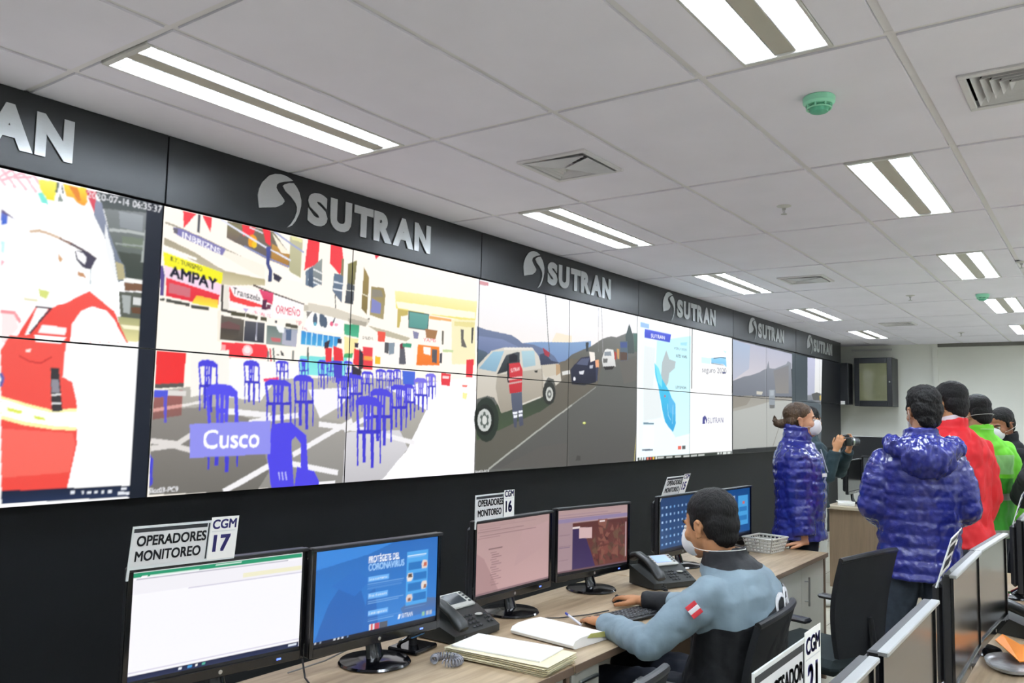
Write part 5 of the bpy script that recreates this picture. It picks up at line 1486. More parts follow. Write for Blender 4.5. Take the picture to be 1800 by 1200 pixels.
# ------------------------------------------------------------------ people
V = Vector
M_skin = mat('skin_tan', '#b9845c', .5, spec=.4, var=.06, scale=25); M_skin2 = mat('skin_brown', '#8a583c', .5, spec=.4, var=.06, scale=25); M_skin3 = mat('skin_light', '#c08d6c', .5, spec=.4, var=.06, scale=25)
M_hair = mat('black_hair', '#0e0d0c', .6, spec=.25, var=.35, scale=60, stretch=(1, 1, .25), bump=.6, bscale=220); M_hairb = mat('brown_hair', '#46331f', .5, spec=.4, var=.35, scale=50, stretch=(1, 1, .25), bump=.6, bscale=200)
M_mask = mat('white_mask_fabric', '#e9e9ea', .8, spec=.2, var=.02, bump=.1, bscale=300); M_strap = mat('white_elastic', '#e2dfd8', .7)
M_eyew = mat('eye_white', '#d8d4cc', .3); M_iris = mat('dark_iris', '#1c120c', .2)
M_puff = mat('royal_blue_nylon', '#1f2678', .26, spec=.7, var=.12, scale=12, bump=.35, bscale=30)
M_navyt = mat('dark_navy_trousers', '#191d26', .8, spec=.2, var=.1); M_jean = mat('dark_jean', '#3a424c', .8, spec=.2, var=.15, scale=30, bump=.15, bscale=300)
M_shoe = mat('black_shoe', '#121213', .5); M_wshoe = mat('white_shoe', '#d4d4d0', .6); M_lens = mat('lens_glass', '#10141c', .05, spec=.9)
def voxel(mb, name, mats, parent, vox=.008, smooth=2, post=None, pick=None, label=None, paint=None):
    """closes overlapping volumes into one continuous skin"""
    me = mb.mesh('tmp'); ob = bpy.data.objects.new('tmp', me); COL.objects.link(ob)
    r = ob.modifiers.new('r', 'REMESH'); r.mode = 'VOXEL'; r.voxel_size = vox; r.adaptivity = 0
    if smooth: s = ob.modifiers.new('s', 'SMOOTH'); s.factor = .5; s.iterations = smooth
    bpy.context.view_layer.update(); ev = ob.evaluated_get(bpy.context.evaluated_depsgraph_get())
    m2 = bpy.data.meshes.new_from_object(ev); bpy.data.objects.remove(ob); bpy.data.meshes.remove(me); m2.name = name
    n = len(m2.vertices); co = np.empty(n*3); m2.vertices.foreach_get('co', co); co = co.reshape(-1, 3)
    if post:
        no = np.empty(n*3); m2.vertices.foreach_get('normal', no); no = no.reshape(-1, 3); co2 = co+no*post(co, no)[:, None]
        m2.vertices.foreach_set('co', co2.ravel()); m2.update()
    off = np.array(parent.location); W0 = np.array(co if not post else co2); m2.vertices.foreach_set('co', (W0-off).ravel())
    if pick:
        c = np.empty(len(m2.polygons)*3); m2.polygons.foreach_get('center', c); m2.update(); c = W0[[p.vertices[0] for p in m2.polygons]]
        m2.polygons.foreach_set('material_index', pick(c).astype(np.int32))
    mi = None
    if pick: mi = np.empty(len(m2.polygons), np.int32); m2.polygons.foreach_get('material_index', mi)
    if paint:
        w = paint(W0).astype(float); ed = np.empty(len(m2.edges)*2, np.int32); m2.edges.foreach_get('vertices', ed); ed = ed.reshape(-1, 2)
        for _ in range(4):
            sm = w.copy(); ct = np.ones(n); np.add.at(sm, ed[:, 0], w[ed[:, 1]]); np.add.at(sm, ed[:, 1], w[ed[:, 0]]); np.add.at(ct, ed[:, 0], 1); np.add.at(ct, ed[:, 1], 1); w = sm/ct
        at = m2.attributes.new('paint', 'FLOAT', 'POINT'); at.data.foreach_set('value', w.astype(np.float32))
    m2.update(); o = link(name, m2, mats, parent, 0, None, label=label)
    if pick: m2.polygons.foreach_set('material_index', mi)
    m2.polygons.foreach_set('use_smooth', [True]*len(m2.polygons)); return o
def two_tone(name, base, col):
    m = base.copy(); m.name = name; n, l = m.node_tree.nodes, m.node_tree.links; b = n['Principled BSDF']; src = b.inputs['Base Color'].links[0].from_socket
    a = n.new('ShaderNodeAttribute'); a.attribute_name = 'paint'; r = n.new('ShaderNodeValToRGB'); r.color_ramp.elements[0].position = .47; r.color_ramp.elements[1].position = .53; l.new(a.outputs['Fac'], r.inputs[0])
    x = n.new('ShaderNodeMix'); x.data_type = 'RGBA'; l.new(r.outputs[0], x.inputs[0]); l.new(src, x.inputs[6]); x.inputs[7].default_value = (*lin(col), 1); l.new(x.outputs[2], b.inputs['Base Color']); return m
def drape(mb, obj, d=(0, 1, 0), back=.6, lift=.002):
    """lays flat shapes onto the surface of obj along d; depth is kept by the points' own offset"""
    from mathutils.bvhtree import BVHTree
    o = V(obj.parent.location); me = obj.data; T = BVHTree.FromPolygons([tuple(v.co+o) for v in me.vertices], [tuple(p.vertices) for p in me.polygons]); d = V(d).normalized()
    nv = []
    for p in mb.v:
        h = T.ray_cast(p-d*back, d)[0]; nv.append(h-d*(lift+max(0, -(p.dot(d)-mb.base))) if h else p)
    mb.v = nv; return mb
def shift(mb, parent): 
    o = V(parent.location); mb.v = [p-o for p in mb.v]; return mb
def seg_t(co, a, b):
    a, b = np.array(a), np.array(b); d = b-a; t = np.clip(((co-a)@d)/(d@d), 0, 1); return t, np.linalg.norm(co-(a+t[:, None]*d), axis=1)
def wrinkle(amp, sc, seed=0., stretch=(1, 1, 1)):
    def f(co, no): return np.array([amp*noise.fractal(V((p[0]*sc*stretch[0]+seed, p[1]*sc*stretch[1], p[2]*sc*stretch[2])), .7, 2., 2) for p in co])
    return f
def folds(amp, sc, seed=0.):
    def f(co, no): return np.array([amp*(1.6*abs(noise.noise(V((p[0]*sc+seed, p[1]*sc, p[2]*sc*.8))))-.35)+amp*.35*noise.noise(V((p[0]*sc*2.7, p[1]*sc*2.7+seed, p[2]*sc*2))) for p in co])
    return f
class Fig:
    """joints in world space for one figure; fwd is where the body faces"""
    def __init__(s, loc, ang, H=1.72, wide=1., lean=0.):
        s.loc = V((loc[0], loc[1], 0)); s.H = H; k = H/1.72; s.k = k; s.wide = wide
        a = math.radians(ang); s.f = V((math.cos(a), math.sin(a), 0)); s.r = V((math.sin(a), -math.cos(a), 0)); s.u = V((0, 0, 1)); s.hf = s.f.copy(); s.hu = V((0, 0, 1))
        P = lambda x, y, z: s.loc+s.r*x*k+s.f*(y*k+lean*max(0, z-.9))+V((0, 0, z*k))
        s.P = P; s.pelvis, s.waist, s.chest, s.sho, s.neck = P(0, 0, .93), P(0, .01, 1.08), P(0, .0, 1.27), P(0, -.015, 1.40), P(0, -.01, 1.47)
        s.head = P(0, .02, 1.61)
        w = wide
        s.S = {q: P(q*.168*w, -.015, 1.362) for q in (-1, 1)}; s.E = {q: P(q*.235*w, -.03, 1.11) for q in (-1, 1)}; s.Wr = {q: P(q*.25*w, .06, .87) for q in (-1, 1)}
        s.Hd = {q: (P(q*.25*w, .10, .70)-s.Wr[q]).normalized() for q in (-1, 1)}; s.Hn = {q: s.r*q for q in (-1, 1)}; s.curl = {-1: .45, 1: .45}
        s.Hp = {q: P(q*.09, 0, .90) for q in (-1, 1)}; s.K = {q: P(q*.10, .02, .49) for q in (-1, 1)}; s.A = {q: P(q*.105, -.02, .085) for q in (-1, 1)}; s.T = {q: P(q*.125, .15, .03) for q in (-1, 1)}
    def facing(s, ang, pitch=0.):
        a = math.radians(ang); p = math.radians(pitch); s.hf = V((math.cos(a)*math.cos(p), math.sin(a)*math.cos(p), math.sin(p)))
        h = V((math.sin(a), -math.cos(a), 0)); s.hu = h.cross(s.hf).normalized()
    def HB(s):
        r = s.hf.cross(s.hu).normalized(); return lambda x, y, z: s.head+(r*x+s.hf*y+s.hu*z)*s.k
    def HR(s): r = s.hf.cross(s.hu).normalized(); return Matrix((r, s.hf, s.hu)).transposed()
    def torso(s, mb, t=0., hem=None, n=28, chest=1., belly=1.):
        w, k = s.wide, s.k; B = [(s.pelvis, .165*w, .115), (s.waist, .150*w*belly, .108*belly), (s.chest, .175*w, .125*chest), (s.chest.lerp(s.sho, .6), .178*w, .118*chest), (s.sho+s.u*.005, .132*w, .095), (s.sho.lerp(s.neck, .55), .088, .075), (s.neck, .062, .06)]
        C = [b[0] for b in B]; rings = []
        if hem is not None: B = [(s.pelvis+V((0, 0, hem-s.pelvis.z)), .172*w, .125*belly)]+B[(1 if hem > s.pelvis.z-.02 else 0):]
        C = [b[0] for b in B]
        for i, (c, a, b) in enumerate(B):
            ax = (C[min(i+1, len(C)-1)]-C[max(i-1, 0)]).normalized(); fy = (s.f-ax*s.f.dot(ax)).normalized()
            rings.append([c+s.r*((a*k+t)*math.copysign(abs(math.cos(q))**.85, math.cos(q)))+fy*((b*k+t)*math.copysign(abs(math.sin(q))**.85, math.sin(q))) for q in np.linspace(0, 2*math.pi, n, endpoint=False)])
        mb.rings(rings)
    def arm(s, mb, q, t=0., cuff=1.):
        k = s.k; sh, el, wr = s.S[q], s.E[q], s.Wr[q]; wr = el.lerp(wr, cuff)
        pts = [sh-(el-sh).normalized()*.0, sh.lerp(el, .25), sh.lerp(el, .6), sh.lerp(el, .9), el, el.lerp(wr, .12), el.lerp(wr, .45), wr]
        mb.tube(pts, [x*k+t*g for x, g in zip((.054, .056, .050, .044, .043, .043, .040, .029), (.6, .85, 1, 1, 1, 1, 1, 1))], 18); mb.ell(sh, .054*k+t*.6); mb.ell(el, .0435*k+t)
    def legs(s, mb, t=0.):
        k = s.k
        for q in (-1, 1):
            mb.tube([s.Hp[q]+(s.Hp[q]-s.K[q]).normalized()*.03, s.Hp[q].lerp(s.K[q], .3), s.Hp[q].lerp(s.K[q], .8), s.K[q], s.K[q].lerp(s.A[q], .3), s.K[q].lerp(s.A[q], .8), s.A[q]], [x*k+t for x in (.088, .082, .062, .056, .055, .040, .036)], 18); mb.ell(s.K[q], .056*k+t)
        mb.ell(s.pelvis.lerp((s.Hp[1]+s.Hp[-1])/2, .5), (.15*k*s.wide+t, .11*k+t, .11*k+t), Matrix((s.r, s.f, s.u)).transposed())
    def hand(s, mb, q, spread=.16):
        """palm, four fingers of different lengths and a side thumb"""
        k = s.k; d = s.Hd[q].normalized(); n = (s.Hn[q]-d*s.Hn[q].dot(d)).normalized(); side = d.cross(n)*(-q)   # thumb side
        w = s.Wr[q]; c = s.curl[q]; L = .088*k
        mb.tube([w-d*.02, w+d*.012, w+d*L*.5, w+d*L], [.028*k, .028*k, .040*k, .041*k], 16, ry=[.021*k, .019*k, .016*k, .013*k], upv=n)
        for i, (o, ln, r) in enumerate(((.030, .072, .0088), (.010, .080, .0092), (-.010, .074, .0088), (-.029, .058, .0078))):
            b = w+d*(L*.94-abs(i-1)*.003)+side*o*k; dd = (d+side*(1.5-i)*spread*.55).normalized(); p = [b-dd*.012]; r0 = r*k; an = c*.5
            for f_, a_ in ((.45, c*.7), (.31, c), (.24, c*.6)):
                p.append(p[-1]+dd*ln*k*f_+(dd*.012 if len(p) == 1 else V((0, 0, 0)))); ax = dd.cross(n); dd = (Matrix.Rotation(-a_*1., 3, ax) @ dd)
            mb.tube(p, [r0, r0, r0*.92, r0*.8], 10); [mb.ell(x, r0*(.8 if x == p[-1] else .98), n=10, m=6) for x in p[1:]]
        th = (side*.80+d*.62-n*.22).normalized(); b = w+d*.022+side*.022*k-n*.004; p1 = b+th*.038*k; t2 = (th*.6+d*.75-n*.25*c).normalized(); p2 = p1+t2*.030*k; p3 = p2+(t2*.8+d*.3-n*.2*c).normalized()*.024*k
        mb.tube([b-th*.01, p1, p2, p3], [.0155*k, .0115*k, .0100*k, .0085*k], 10); mb.ell(p1, .0115*k, n=10, m=6); mb.ell(p2, .0100*k, n=10, m=6); mb.ell(p3, .0085*k, n=10, m=6)
    def body(s, parent, skin, hands=(-1, 1), vox=.0055):
        mb = MB(); h = s.HB(); R = s.HR(); k = s.k; e = lambda c, r, RR=None: mb.ell(h(*c), tuple(x*k for x in r), RR or R, 18, 12)
        e((0, -.014, .030), (.073, .094, .084)); e((0, .026, -.020), (.062, .064, .086)); e((0, .034, -.076), (.046, .046, .033)); e((0, .066, -.096), (.022, .018, .017))
        e((0, .076, .020), (.048, .014, .011)); [e((q*.036, .058, -.028), (.026, .024, .026)) for q in (-1, 1)]; e((0, .082, -.060), (.023, .013, .006)); e((0, .080, -.071), (.020, .012, .006))
        mb.tube([h(0, .080, .012), h(0, .092, -.010), h(0, .104, -.030), h(0, .086, -.040)], [.008*k, .010*k, .014*k, .008*k], 10); [e((q*.012, .091, -.034), (.009, .011, .008)) for q in (-1, 1)]
        for q in (-1, 1):
            RE = R @ Matrix.Rotation(q*.35, 3, 'Z') @ Matrix.Rotation(-.2, 3, 'X')
            mb.tube([h(q*(.074+.012*math.sin(a*.5)), -.012+.017*math.cos(a), -.008+.028*math.sin(a)-.004) for a in np.linspace(-1.9, 2.6, 11)], [.005*k]*11, 8); e((q*.074, -.008, -.012), (.008, .014, .024), RE); e((q*.077, -.002, -.038), (.007, .008, .010), RE)
        mb.tube([h(0, -.022, -.045), s.neck.lerp(h(0, -.015, -.06), .5), s.neck, s.sho], [.056*k, .054*k, .058*k, .075*k], 20)
        s.torso(mb, -.008); s.legs(mb, -.006)
        for q in (-1, 1): s.arm(mb, q, -.003); s.hand(mb, q); mb.tube([s.A[q]+s.f*(-.045), s.A[q].lerp(s.T[q], .5)-s.u*.005, s.T[q]], [.034*k, .036*k, .024*k], 12)
        b = voxel(mb, 'body', skin, parent, vox, 2)
        for q in (-1, 1):
            shift(MB().ell(h(q*.031, .0755, .002), (.0125*k, .0105*k, .0085*k), R), parent).obj('eye', M_eyew, parent); shift(MB().ell(h(q*.031, .0845, .002), (.0055*k, .003*k, .0055*k), R, 12, 8), parent).obj('iris', M_iris, parent)
            shift(MB().tube([h(q*.014, .090, .021), h(q*.032, .087, .026), h(q*.050, .072, .020)], [.0035, .0045, .0025], 8), parent).obj('eyebrow', M_hair, parent)
        return b
    def hair(s, parent, m, style='short'):
        mb = MB(); h = s.HB(); R = s.HR(); k = s.k; e = lambda c, r: mb.ell(h(*c), tuple(x*k for x in r), R, 22, 14)
        if style == 'short': e((0, -.026, .047), (.080, .098, .082)); e((0, -.052, .0), (.074, .064, .075)); e((0, -.064, -.04), (.058, .040, .05)); [e((q*.066, .012, .014), (.012, .016, .034)) for q in (-1, 1)]
        if style == 'thick': e((0, -.022, .055), (.083, .102, .085)); e((0, -.052, .005), (.079, .068, .080)); e((0, -.066, -.045), (.062, .042, .055)); e((0, .02, .10), (.06, .065, .04)); [e((q*.068, .010, .012), (.013, .018, .036)) for q in (-1, 1)]
        if style == 'bun': e((0, -.026, .045), (.080, .099, .081)); e((0, -.05, -.002), (.075, .066, .07)); e((0, -.132, -.022), (.030, .034, .034)); e((.0, -.165, -.020), (.018, .022, .024)); mb.tube([h(0, -.10, -.01), h(0, -.13, -.02)], .022*k, 12); [mb.tube([h(0, -.15, -.02), h(q*.012, -.18, .012-.02*q), h(q*.02, -.192, .0)], [.012, .008, .004], 8) for q in (-1, 0, 1)]
        amp = .0045 if style == 'thick' else .0022
        voxel(mb, 'hair', m, parent, .005, 2, wrinkle(amp, 45 if style == 'thick' else 60, 3.))
    def mask(s, parent, straps=((.012, -.06), (-.075, -.13)), cup=True):
        h = s.HB(); R = s.HR(); k = s.k; mb = MB()
        mb.ell(h(0, .066, -.050), (.052*k, .060*k, .056*k), R, 26, 16); mb.ell(h(0, .088, -.020), (.026*k, .036*k, .026*k), R)
        voxel(mb, 'mask', M_mask, parent, .005, 3)
        for i, (zf, zb) in enumerate(straps):
            P = []
            for a in np.linspace(-1, 1, 33):
                th = a*math.pi*.86; rx, ry = (.084, .112) if i == 0 else (.070, .098); y = -math.cos(th); f = (1-y)/2 if False else (math.cos(th)+1)/2
                P.append(h(rx*math.sin(th), -ry*math.cos(th)*1.-.010 if math.cos(th) > 0 else -.010-ry*math.cos(th)*.78, -.045+(zb+.045)*f+(zf+.03)*.4*math.sin(math.pi*f)))
            shift(MB().tube(P, .0015, 6), parent).obj('mask_strap', M_strap, parent)
    def shoes(s, parent, m):
        for q in (-1, 1):
            mb = MB(); k = s.k; d = (s.T[q]-s.A[q]); d.z = 0; d.normalize(); a = V((s.A[q].x, s.A[q].y, 0))
            mb.tube([a-d*.06+s.u*.036, a-d*.03+s.u*.046, a+d*.06+s.u*.044, a+d*.13+s.u*.034, a+d*.19+s.u*.028, a+d*.205+s.u*.026], [.03, .040, .044, .046, .036, .012], 18, ry=[.030, .045, .042, .032, .027, .012], upv=(0, 0, 1)); mb.tube([s.A[q]+s.u*.02, a+s.u*.05], [.046, .044], 16)
            voxel(mb, 'shoe', m, parent, .007, 2)
    def trousers(s, parent, m, t=.012, seed=0.):
        mb = MB(); s.legs(mb, t); mb.tube([s.pelvis-s.u*.02, s.pelvis+s.u*.06], [.16*s.k*s.wide+t]*2, 24, ry=[.115*s.k+t]*2, upv=tuple(s.f)); voxel(mb, 'trousers', m, parent, .010, 2, wrinkle(.010, 14, seed, (1, 1, .6)))
    def collar(s, mb, z0, z1, r0, r1, t=.012, tilt=.02):
        n = 28; R = []; f = s.f
        for z, r in ((z0, r0), (z0+(z1-z0)*.6, (r0+r1)/2), (z1, r1)):
            R.append([s.neck+s.r*(r*math.cos(a))+f*(r*1.0*math.sin(a)+tilt*(z+.0))+s.u*(z-.015*math.sin(a)) for a in np.linspace(0, 2*math.pi, n, endpoint=False)])
        I = [[c+(s.neck+s.u*(c.z-s.neck.z)-c).normalized()*t for c in r] for r in R]
        mb.rings([R[0], R[1], R[2], I[2], I[1], I[0]], caps=False, closed=True)
    def jacket(s, parent, mats, t=.020, hem=.80, cuff=.96, quilt=0., amp=.006, wr=(.006, 16), vox=.0085, pick=None, name='jacket', collar=(-.02, .075, .078, .066), belly=1.05, sleeve=None, extra=None, tsleeve=None, paint=None, fold=False):
        mb = MB(); s.torso(mb, t, hem, belly=belly); ts = tsleeve if tsleeve is not None else t
        for q in (-1, 1): s.arm(mb, q, ts, cuff)
        if collar: s.collar(mb, *collar)
        if extra: extra(mb)
        arms = [(s.S[q], s.E[q], s.Wr[q]) for q in (-1, 1)]; nz = (folds if fold else wrinkle)(wr[0], wr[1], s.loc.x*3)
        def post(co, no):
            d = nz(co, no)
            if quilt:
                tt, dist = seg_t(co, s.pelvis, s.neck); best = dist/(.17*s.k); ph = (co[:, 2]-.8)/quilt
                for (a, b, c) in arms:
                    la = (b-a).length; t1, d1 = seg_t(co, a, b); t2, d2 = seg_t(co, b, c); m = np.minimum(d1, d2)/(.075*s.k); p = np.where(d1 < d2, t1*la, la+t2*(c-b).length)/quilt
                    sel = (m < best) & (t1 > .02); best = np.where(sel, m, best); ph = np.where(sel, p, ph)
                d = d+amp*(np.abs(np.sin(math.pi*ph))**.5-.75)
            return d
        return voxel(mb, name, mats, parent, vox, 2, post, pick, None, paint)
def person(label, F): return thing('person', label, 'person', F.loc)
# --- seated man at the desk
F = Fig((2.93, 1.20), 88, 1.74, 1.12); t = person('seated man in grey blue and black jacket working at a keyboard, seen from behind', F)
F.pelvis, F.waist, F.chest, F.sho, F.neck = V((2.93, 1.16, .56)), V((2.93, 1.10, .70)), V((2.92, 1.08, .87)), V((2.905, 1.105, .985)), V((2.90, 1.135, 1.045)); F.head = V((2.90, 1.195, 1.172))
F.facing(74, -13); F.r = V((1, -.03, 0)).normalized(); F.f = V((.03, 1, 0)).normalized()
F.S = {-1: V((2.725, 1.115, .965)), 1: V((3.085, 1.12, .975))}; F.E = {-1: V((2.60, 1.285, .795)), 1: V((3.21, 1.33, .800))}; F.Wr = {-1: V((2.79, 1.565, .785)), 1: V((3.20, 1.612, .790))}
F.Hd = {-1: V((.55, .8, -.10)), 1: V((.42, .9, -.06))}; F.Hn = {-1: V((-.1, -.05, 1)), 1: V((0, .05, 1))}; F.curl = {-1: .42, 1: .38}
F.Hp = {q: V((2.93+q*.10, 1.20, .555)) for q in (-1, 1)}; F.K = {q: V((2.93+q*.15, 1.62, .56)) for q in (-1, 1)}; F.A = {q: V((2.93+q*.14, 1.66, .10)) for q in (-1, 1)}; F.T = {q: V((2.93+q*.15, 1.82, .04)) for q in (-1, 1)}
F.body(t, M_skin); F.hair(t, M_hair); F.mask(t, straps=((-.055, -.10),))
M_gb = mat('grey_blue_softshell', '#7f929c', .65, spec=.3, var=.05, scale=10, bump=.45, bscale=17); M_bk2 = mat('black_softshell', '#16181b', .65, spec=.3, var=.1, bump=.1, bscale=150)
def pick(c):
    k = np.zeros(len(c)); d = np.full(len(c), 9.)
    for q in (-1, 1): d = np.minimum(d, np.minimum(seg_t(c, F.S[q].lerp(F.E[q], .12), F.E[q])[1], seg_t(c, F.E[q], F.Wr[q])[1]))
    back = (d > .088) & (c[:, 2] < .945+(c[:, 0]-2.93)*.38); k[back] = 1
    k[(c[:, 2] > 1.035) & (np.hypot(c[:, 0]-2.9, c[:, 1]-1.135) < .13)] = 1
    k[seg_t(c, F.E[1].lerp(F.Wr[1], .55), F.Wr[1])[1] < .052] = 1; t1, d1 = seg_t(c, F.E[1], F.Wr[1]); k[(d1 < .07) & (t1 < .55)] = 0; return k
jk = F.jacket(t, two_tone('two_tone_softshell', M_gb, '#16181b'), t=.024, hem=.50, cuff=.97, wr=(.007, 14), paint=pick, fold=True, collar=(-.03, .05, .088, .076), belly=1.12, tsleeve=.012)
F.trousers(t, M_navyt); F.shoes(t, M_shoe)
fl = MB(); a = V((2.628, 1.150, .905)); 
M_red = mat('red_thread', '#c42a34', .7); M_wht = mat('white_thread', '#eceaea', .7)
ax = (F.E[-1]-F.S[-1]).normalized(); nn = V((-.82, -.52, .25)); nn = (nn-ax*nn.dot(ax)).normalized(); sd = ax.cross(nn)
cen = F.S[-1].lerp(F.E[-1], .30)+nn*.0785
R_ = Matrix((sd, ax, nn)).transposed()
for k, m in ((-1, M_red), (0, M_wht), (1, M_red)): shift(MB().box(cen+sd*(k*.015), (.015, .040, .004), .001, R_), t).obj('flag_patch', m, t, label='red band of the small flag patch' if k else 'white band of the small flag patch')
m = MB(); lettering(m, 'CGM', lambda a, b, d: V((2.865+a, 1.0-d, .882+b+a*.10)), w=.21, h=.075, depth=.004, bold=1, lean=.18); m.base = 1.0; drape(m, jk); shift(m, t).obj('back_lettering', M_mask, t, smooth=0, label='white CGM letters on the back')
# --- woman in blue leaning on the desk
F = Fig((5.53, 1.66), -72, 1.66, 1.02); t = person('woman in a royal blue puffer jacket, hair in a bun, hand on the desk', F)
F.facing(-74, 2); F.Wr[1] = V((5.355, 1.572, .795)); F.E[1] = V((5.385, 1.62, 1.05)); F.Hd[1] = V((-.35, .95, -.22)); F.Hn[1] = V((0.1, -.1, 1)); F.curl[1] = .10
F.Hp = {q: F.P(q*.09, .03, .90) for q in (-1, 1)}
F.body(t, M_skin3); F.hair(t, M_hairb, 'bun'); F.mask(t, straps=((-.02, -.055), (-.03, -.06)))
F.jacket(t, M_puff, t=.042, hem=.80, cuff=.86, quilt=.062, amp=.0075, wr=(.005, 30), collar=(-.04, .10, .098, .080), belly=1.12, vox=.008)
shift(MB().tube([F.sho+F.f*.145-F.r*.0+F.r*.05+F.u*.02, F.chest+F.f*.172+F.r*.06], .004, 6), t).obj('chest_zip', M_steel, t); 
m = MB(); q0 = F.chest+F.f*.150+F.r*.125-F.u*.015; m.box(q0, (.05, .006, .022), .001, Matrix((F.f*-.5+F.r*.86, F.f, F.u)).transposed()); shift(m, t).obj('chest_patch', M_mask, t, smooth=0)
F.trousers(t, M_navyt); F.shoes(t, M_shoe)
# --- photographer behind her
F = Fig((7.36, 2.12), -45, 1.66); t = person('person with a camera half hidden behind the woman, dark green sleeve, white trousers', F)
F.facing(-22, 0); F.E[1] = V((7.18, 1.92, 1.10)); F.Wr[1] = V((7.20, 1.86, 1.31)); F.Hd[1] = V((.1, -.35, .9)); F.Hn[1] = V((-.8, .2, .1)); F.curl[1] = .9
F.E[-1] = V((7.55, 1.92, 1.12)); F.Wr[-1] = V((7.38, 1.80, 1.31)); F.Hd[-1] = V((-.2, -.3, .9)); F.Hn[-1] = V((.5, -.6, 0)); F.curl[-1] = .9
F.body(t, M_skin); F.hair(t, M_hair)
F.jacket(t, mat('dark_green_cloth', '#1c3036', .7, spec=.3), t=.018, hem=.82, wr=(.008, 14)); F.trousers(t, mat('white_trousers', '#b9bab4', .8, var=.05)); F.shoes(t, M_wshoe)
c = thing('camera', 'black camera held up by the person behind the woman', 'camera', (7.27, 1.79, 1.385), math.radians(35)); MB().box((0, 0, 0), (.11, .06, .075), .012).obj('camera_body', M_black, c); MB().box((0, 0, .045), (.04, .045, .025), .008).obj('viewfinder', M_black, c)
MB().lathe([(.030, 0), (.034, .02), (.034, .07), (.030, .075)], (.0, -.10, 0), 20, 'Y').obj('lens', M_dark, c); MB().lathe([(.026, 0), (.026, .003)], (.0, -.104, 0), 20, 'Y').obj('lens_glass', M_lens, c); MB().lathe([(.0355, 0), (.0355, .012)], (0, -.06, 0), 20, 'Y').obj('lens_ring', M_steel, c)
# --- man in blue puffer, back to us
F = Fig((4.79, .825), 22, 1.725, .95); t = person('man in a hooded royal blue puffer jacket and dark jeans, back turned to us', F)
F.facing(33, -8); F.head.y -= .035; F.neck.y -= .015; F.S = {q: F.P(q*.165, -.015, 1.335) for q in (-1, 1)}; F.E = {q: F.P(q*.215, -.01, 1.12) for q in (-1, 1)}; F.Wr = {q: F.P(q*.13, .20, 1.03) for q in (-1, 1)}; F.Hd = {q: (F.r*(-q)*.8+F.f*.6).normalized() for q in (-1, 1)}; F.Hn = {q: F.u for q in (-1, 1)}
F.body(t, M_skin3); F.hair(t, M_hair, 'thick'); F.mask(t, straps=())
for q in (-1, 1): h = F.HB(); shift(MB().tube([h(q*.05, .075, -.035), h(q*.074, .03, -.012), h(q*.082, -.015, .012), h(q*.084, -.026, -.02), h(q*.072, .0, -.05), h(q*.046, .07, -.07)], .0015, 6), t).obj('ear_loop', M_strap, t)
def hood(mb):
    c = F.neck-F.f*.115-F.u*.055; R = Matrix((F.r, F.f, F.u)).transposed()
    mb.ell(c, (.165, .080, .075), R @ Matrix.Rotation(.5, 3, 'X')); mb.ell(c-F.f*.035-F.u*.055, (.13, .065, .10), R @ Matrix.Rotation(.35, 3, 'X'))
    for q in (-1, 1): mb.tube([c+F.r*q*.13, c+F.r*q*.15+F.f*.08+F.u*.03, c+F.r*q*.10+F.f*.19+F.u*.01], [.055, .045, .03], 14)
F.jacket(t, M_puff, t=.040, hem=.765, cuff=.95, quilt=.064, amp=.0075, wr=(.005, 28), collar=(-.05, .045, .10, .085), belly=1.14, vox=.008)
mb = MB(); hood(mb); voxel(mb, 'hood', M_puff, t, .007, 2, wrinkle(.012, 34, 5., (1, 1, .45)))
F.trousers(t, M_jean, .018); F.shoes(t, M_shoe)
# --- man in red
F = Fig((5.42, .75), 52, 1.78, 1.05); t = person('man in a plain red jacket standing behind the blue puffer jacket man', F)
F.facing(62, -10); F.E[1] = F.P(.25, .0, 1.10); F.Wr[1] = F.P(.22, .10, .885); F.body(t, M_skin); F.hair(t, M_hair)
F.jacket(t, mat('red_cloth', '#c41a22', .6, spec=.3, var=.06, scale=8), t=.034, hem=.86, cuff=.93, wr=(.015, 11), fold=True, collar=(-.04, .055, .092, .078), belly=1.15, tsleeve=.026)
mb = MB(); F.collar(mb, -.01, .072, .074, .064, .006); shift(mb, t).obj('shirt_collar', mat('pale_shirt', '#d8cdd0', .8), t); F.trousers(t, mat('light_blue_jean', '#566370', .8, var=.15, scale=30)); F.shoes(t, M_shoe)
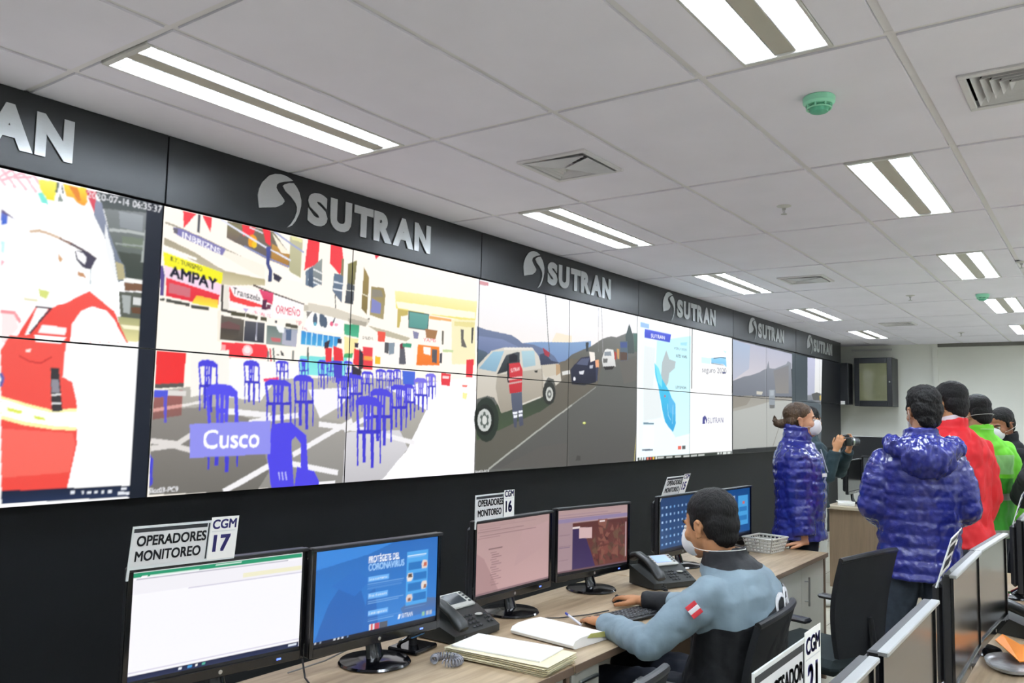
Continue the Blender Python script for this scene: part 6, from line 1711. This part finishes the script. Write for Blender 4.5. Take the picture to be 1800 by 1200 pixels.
# --- man in hi-vis green
F = Fig((6.42, .73), 40, 1.735, 1.04); t = person('man in a bright green safety jacket with grey bands, white mask strap', F)
F.facing(50, -14); F.body(t, M_skin3); F.hair(t, M_hair); F.mask(t, straps=((.0, -.03), (-.06, -.13)))
M_hv = mat('fluorescent_green', '#6fd428', .6, var=.05); M_hvd = mat('deep_green_cloth', '#2f8f1c', .65, var=.05); M_rf = mat('grey_reflective_band', '#9aa096', .4, metal=.3)
M_hvp = mat('pale_green_panel', '#8fce7c', .6)
F0 = F
def pickg(c):
    k = np.zeros(len(c)); d = np.full(len(c), 9.)
    for q in (-1, 1): d = np.minimum(d, np.minimum(seg_t(c, F0.S[q].lerp(F0.E[q], .1), F0.E[q])[1], seg_t(c, F0.E[q], F0.Wr[q])[1]))
    tor = d > .09; z = c[:, 2]; k[tor & (z < 1.21)] = 1; k[tor & (z > 1.06) & (z < 1.11)] = 2; k[tor & (z < .875) & (z > .82)] = 2; k[tor & (z > 1.23) & (z < 1.36) & ((c-np.array(F0.chest))@np.array(F0.r) > -.02)] = 3
    k[(z > 1.385) & (z < 1.415) & ((c-np.array(F0.chest))@np.array(F0.r) < -.04)] = 2; return k
F.jacket(t, [M_hv, M_hvd, M_rf, M_hvp], t=.034, hem=.82, wr=(.011, 12), fold=True, pick=pickg, collar=(-.04, .06, .095, .085), belly=1.12, vox=.009, tsleeve=.026); F.trousers(t, M_navyt); F.shoes(t, M_shoe)
# --- man in black jacket, face toward us
F = Fig((7.20, .585), 125, 1.66, 1.0, .10); t = person('masked man in black clothing facing left, beside the green safety jacket', F)
F.facing(150, -20); F.body(t, M_skin2); F.hair(t, M_hair); F.mask(t, straps=((-.01, -.03), (-.06, -.12)))
F.jacket(t, mat('black_cloth', '#17181b', .75, spec=.2, var=.1), t=.026, hem=.82, wr=(.010, 12)); F.trousers(t, M_navyt); F.shoes(t, M_shoe)
# --- person cut by the right edge, holding a phone
F = Fig((6.30, .245), 150, 1.66, 1.05); t = person('person in dark clothes cut by the right edge, hands raised with a phone', F)
F.E[1] = F.P(.24, .06, 1.13); F.Wr[1] = F.P(.07, .24, 1.30); F.Hd[1] = (F.u*.8+F.r*-.3+F.f*.2).normalized(); F.Hn[1] = (F.r*.9+F.f*.1).normalized(); F.curl[1] = .8
F.E[-1] = F.P(-.24, .06, 1.13); F.Wr[-1] = F.P(-.06, .24, 1.30); F.Hd[-1] = (F.u*.8+F.r*.3+F.f*.2).normalized(); F.Hn[-1] = (F.r*-.9+F.f*.1).normalized(); F.curl[-1] = .8
F.body(t, M_skin); F.hair(t, M_hair); F.mask(t); F.jacket(t, mat('charcoal_cloth', '#222527', .7, spec=.3, var=.1), t=.032, hem=.80, wr=(.009, 13), tsleeve=.03); F.trousers(t, M_navyt); F.shoes(t, M_shoe)
q = F.P(0, .285, 1.40); c = thing('mobile_phone', 'dark mobile phone in raised hands at the right edge', 'phone', q, math.radians(60)); MB().box((0, 0, 0), (.072, .009, .145), .004).obj('case', M_black, c); MB().box((0, -.0048, 0), (.064, .001, .13)).obj('screen', M_off, c, smooth=0)
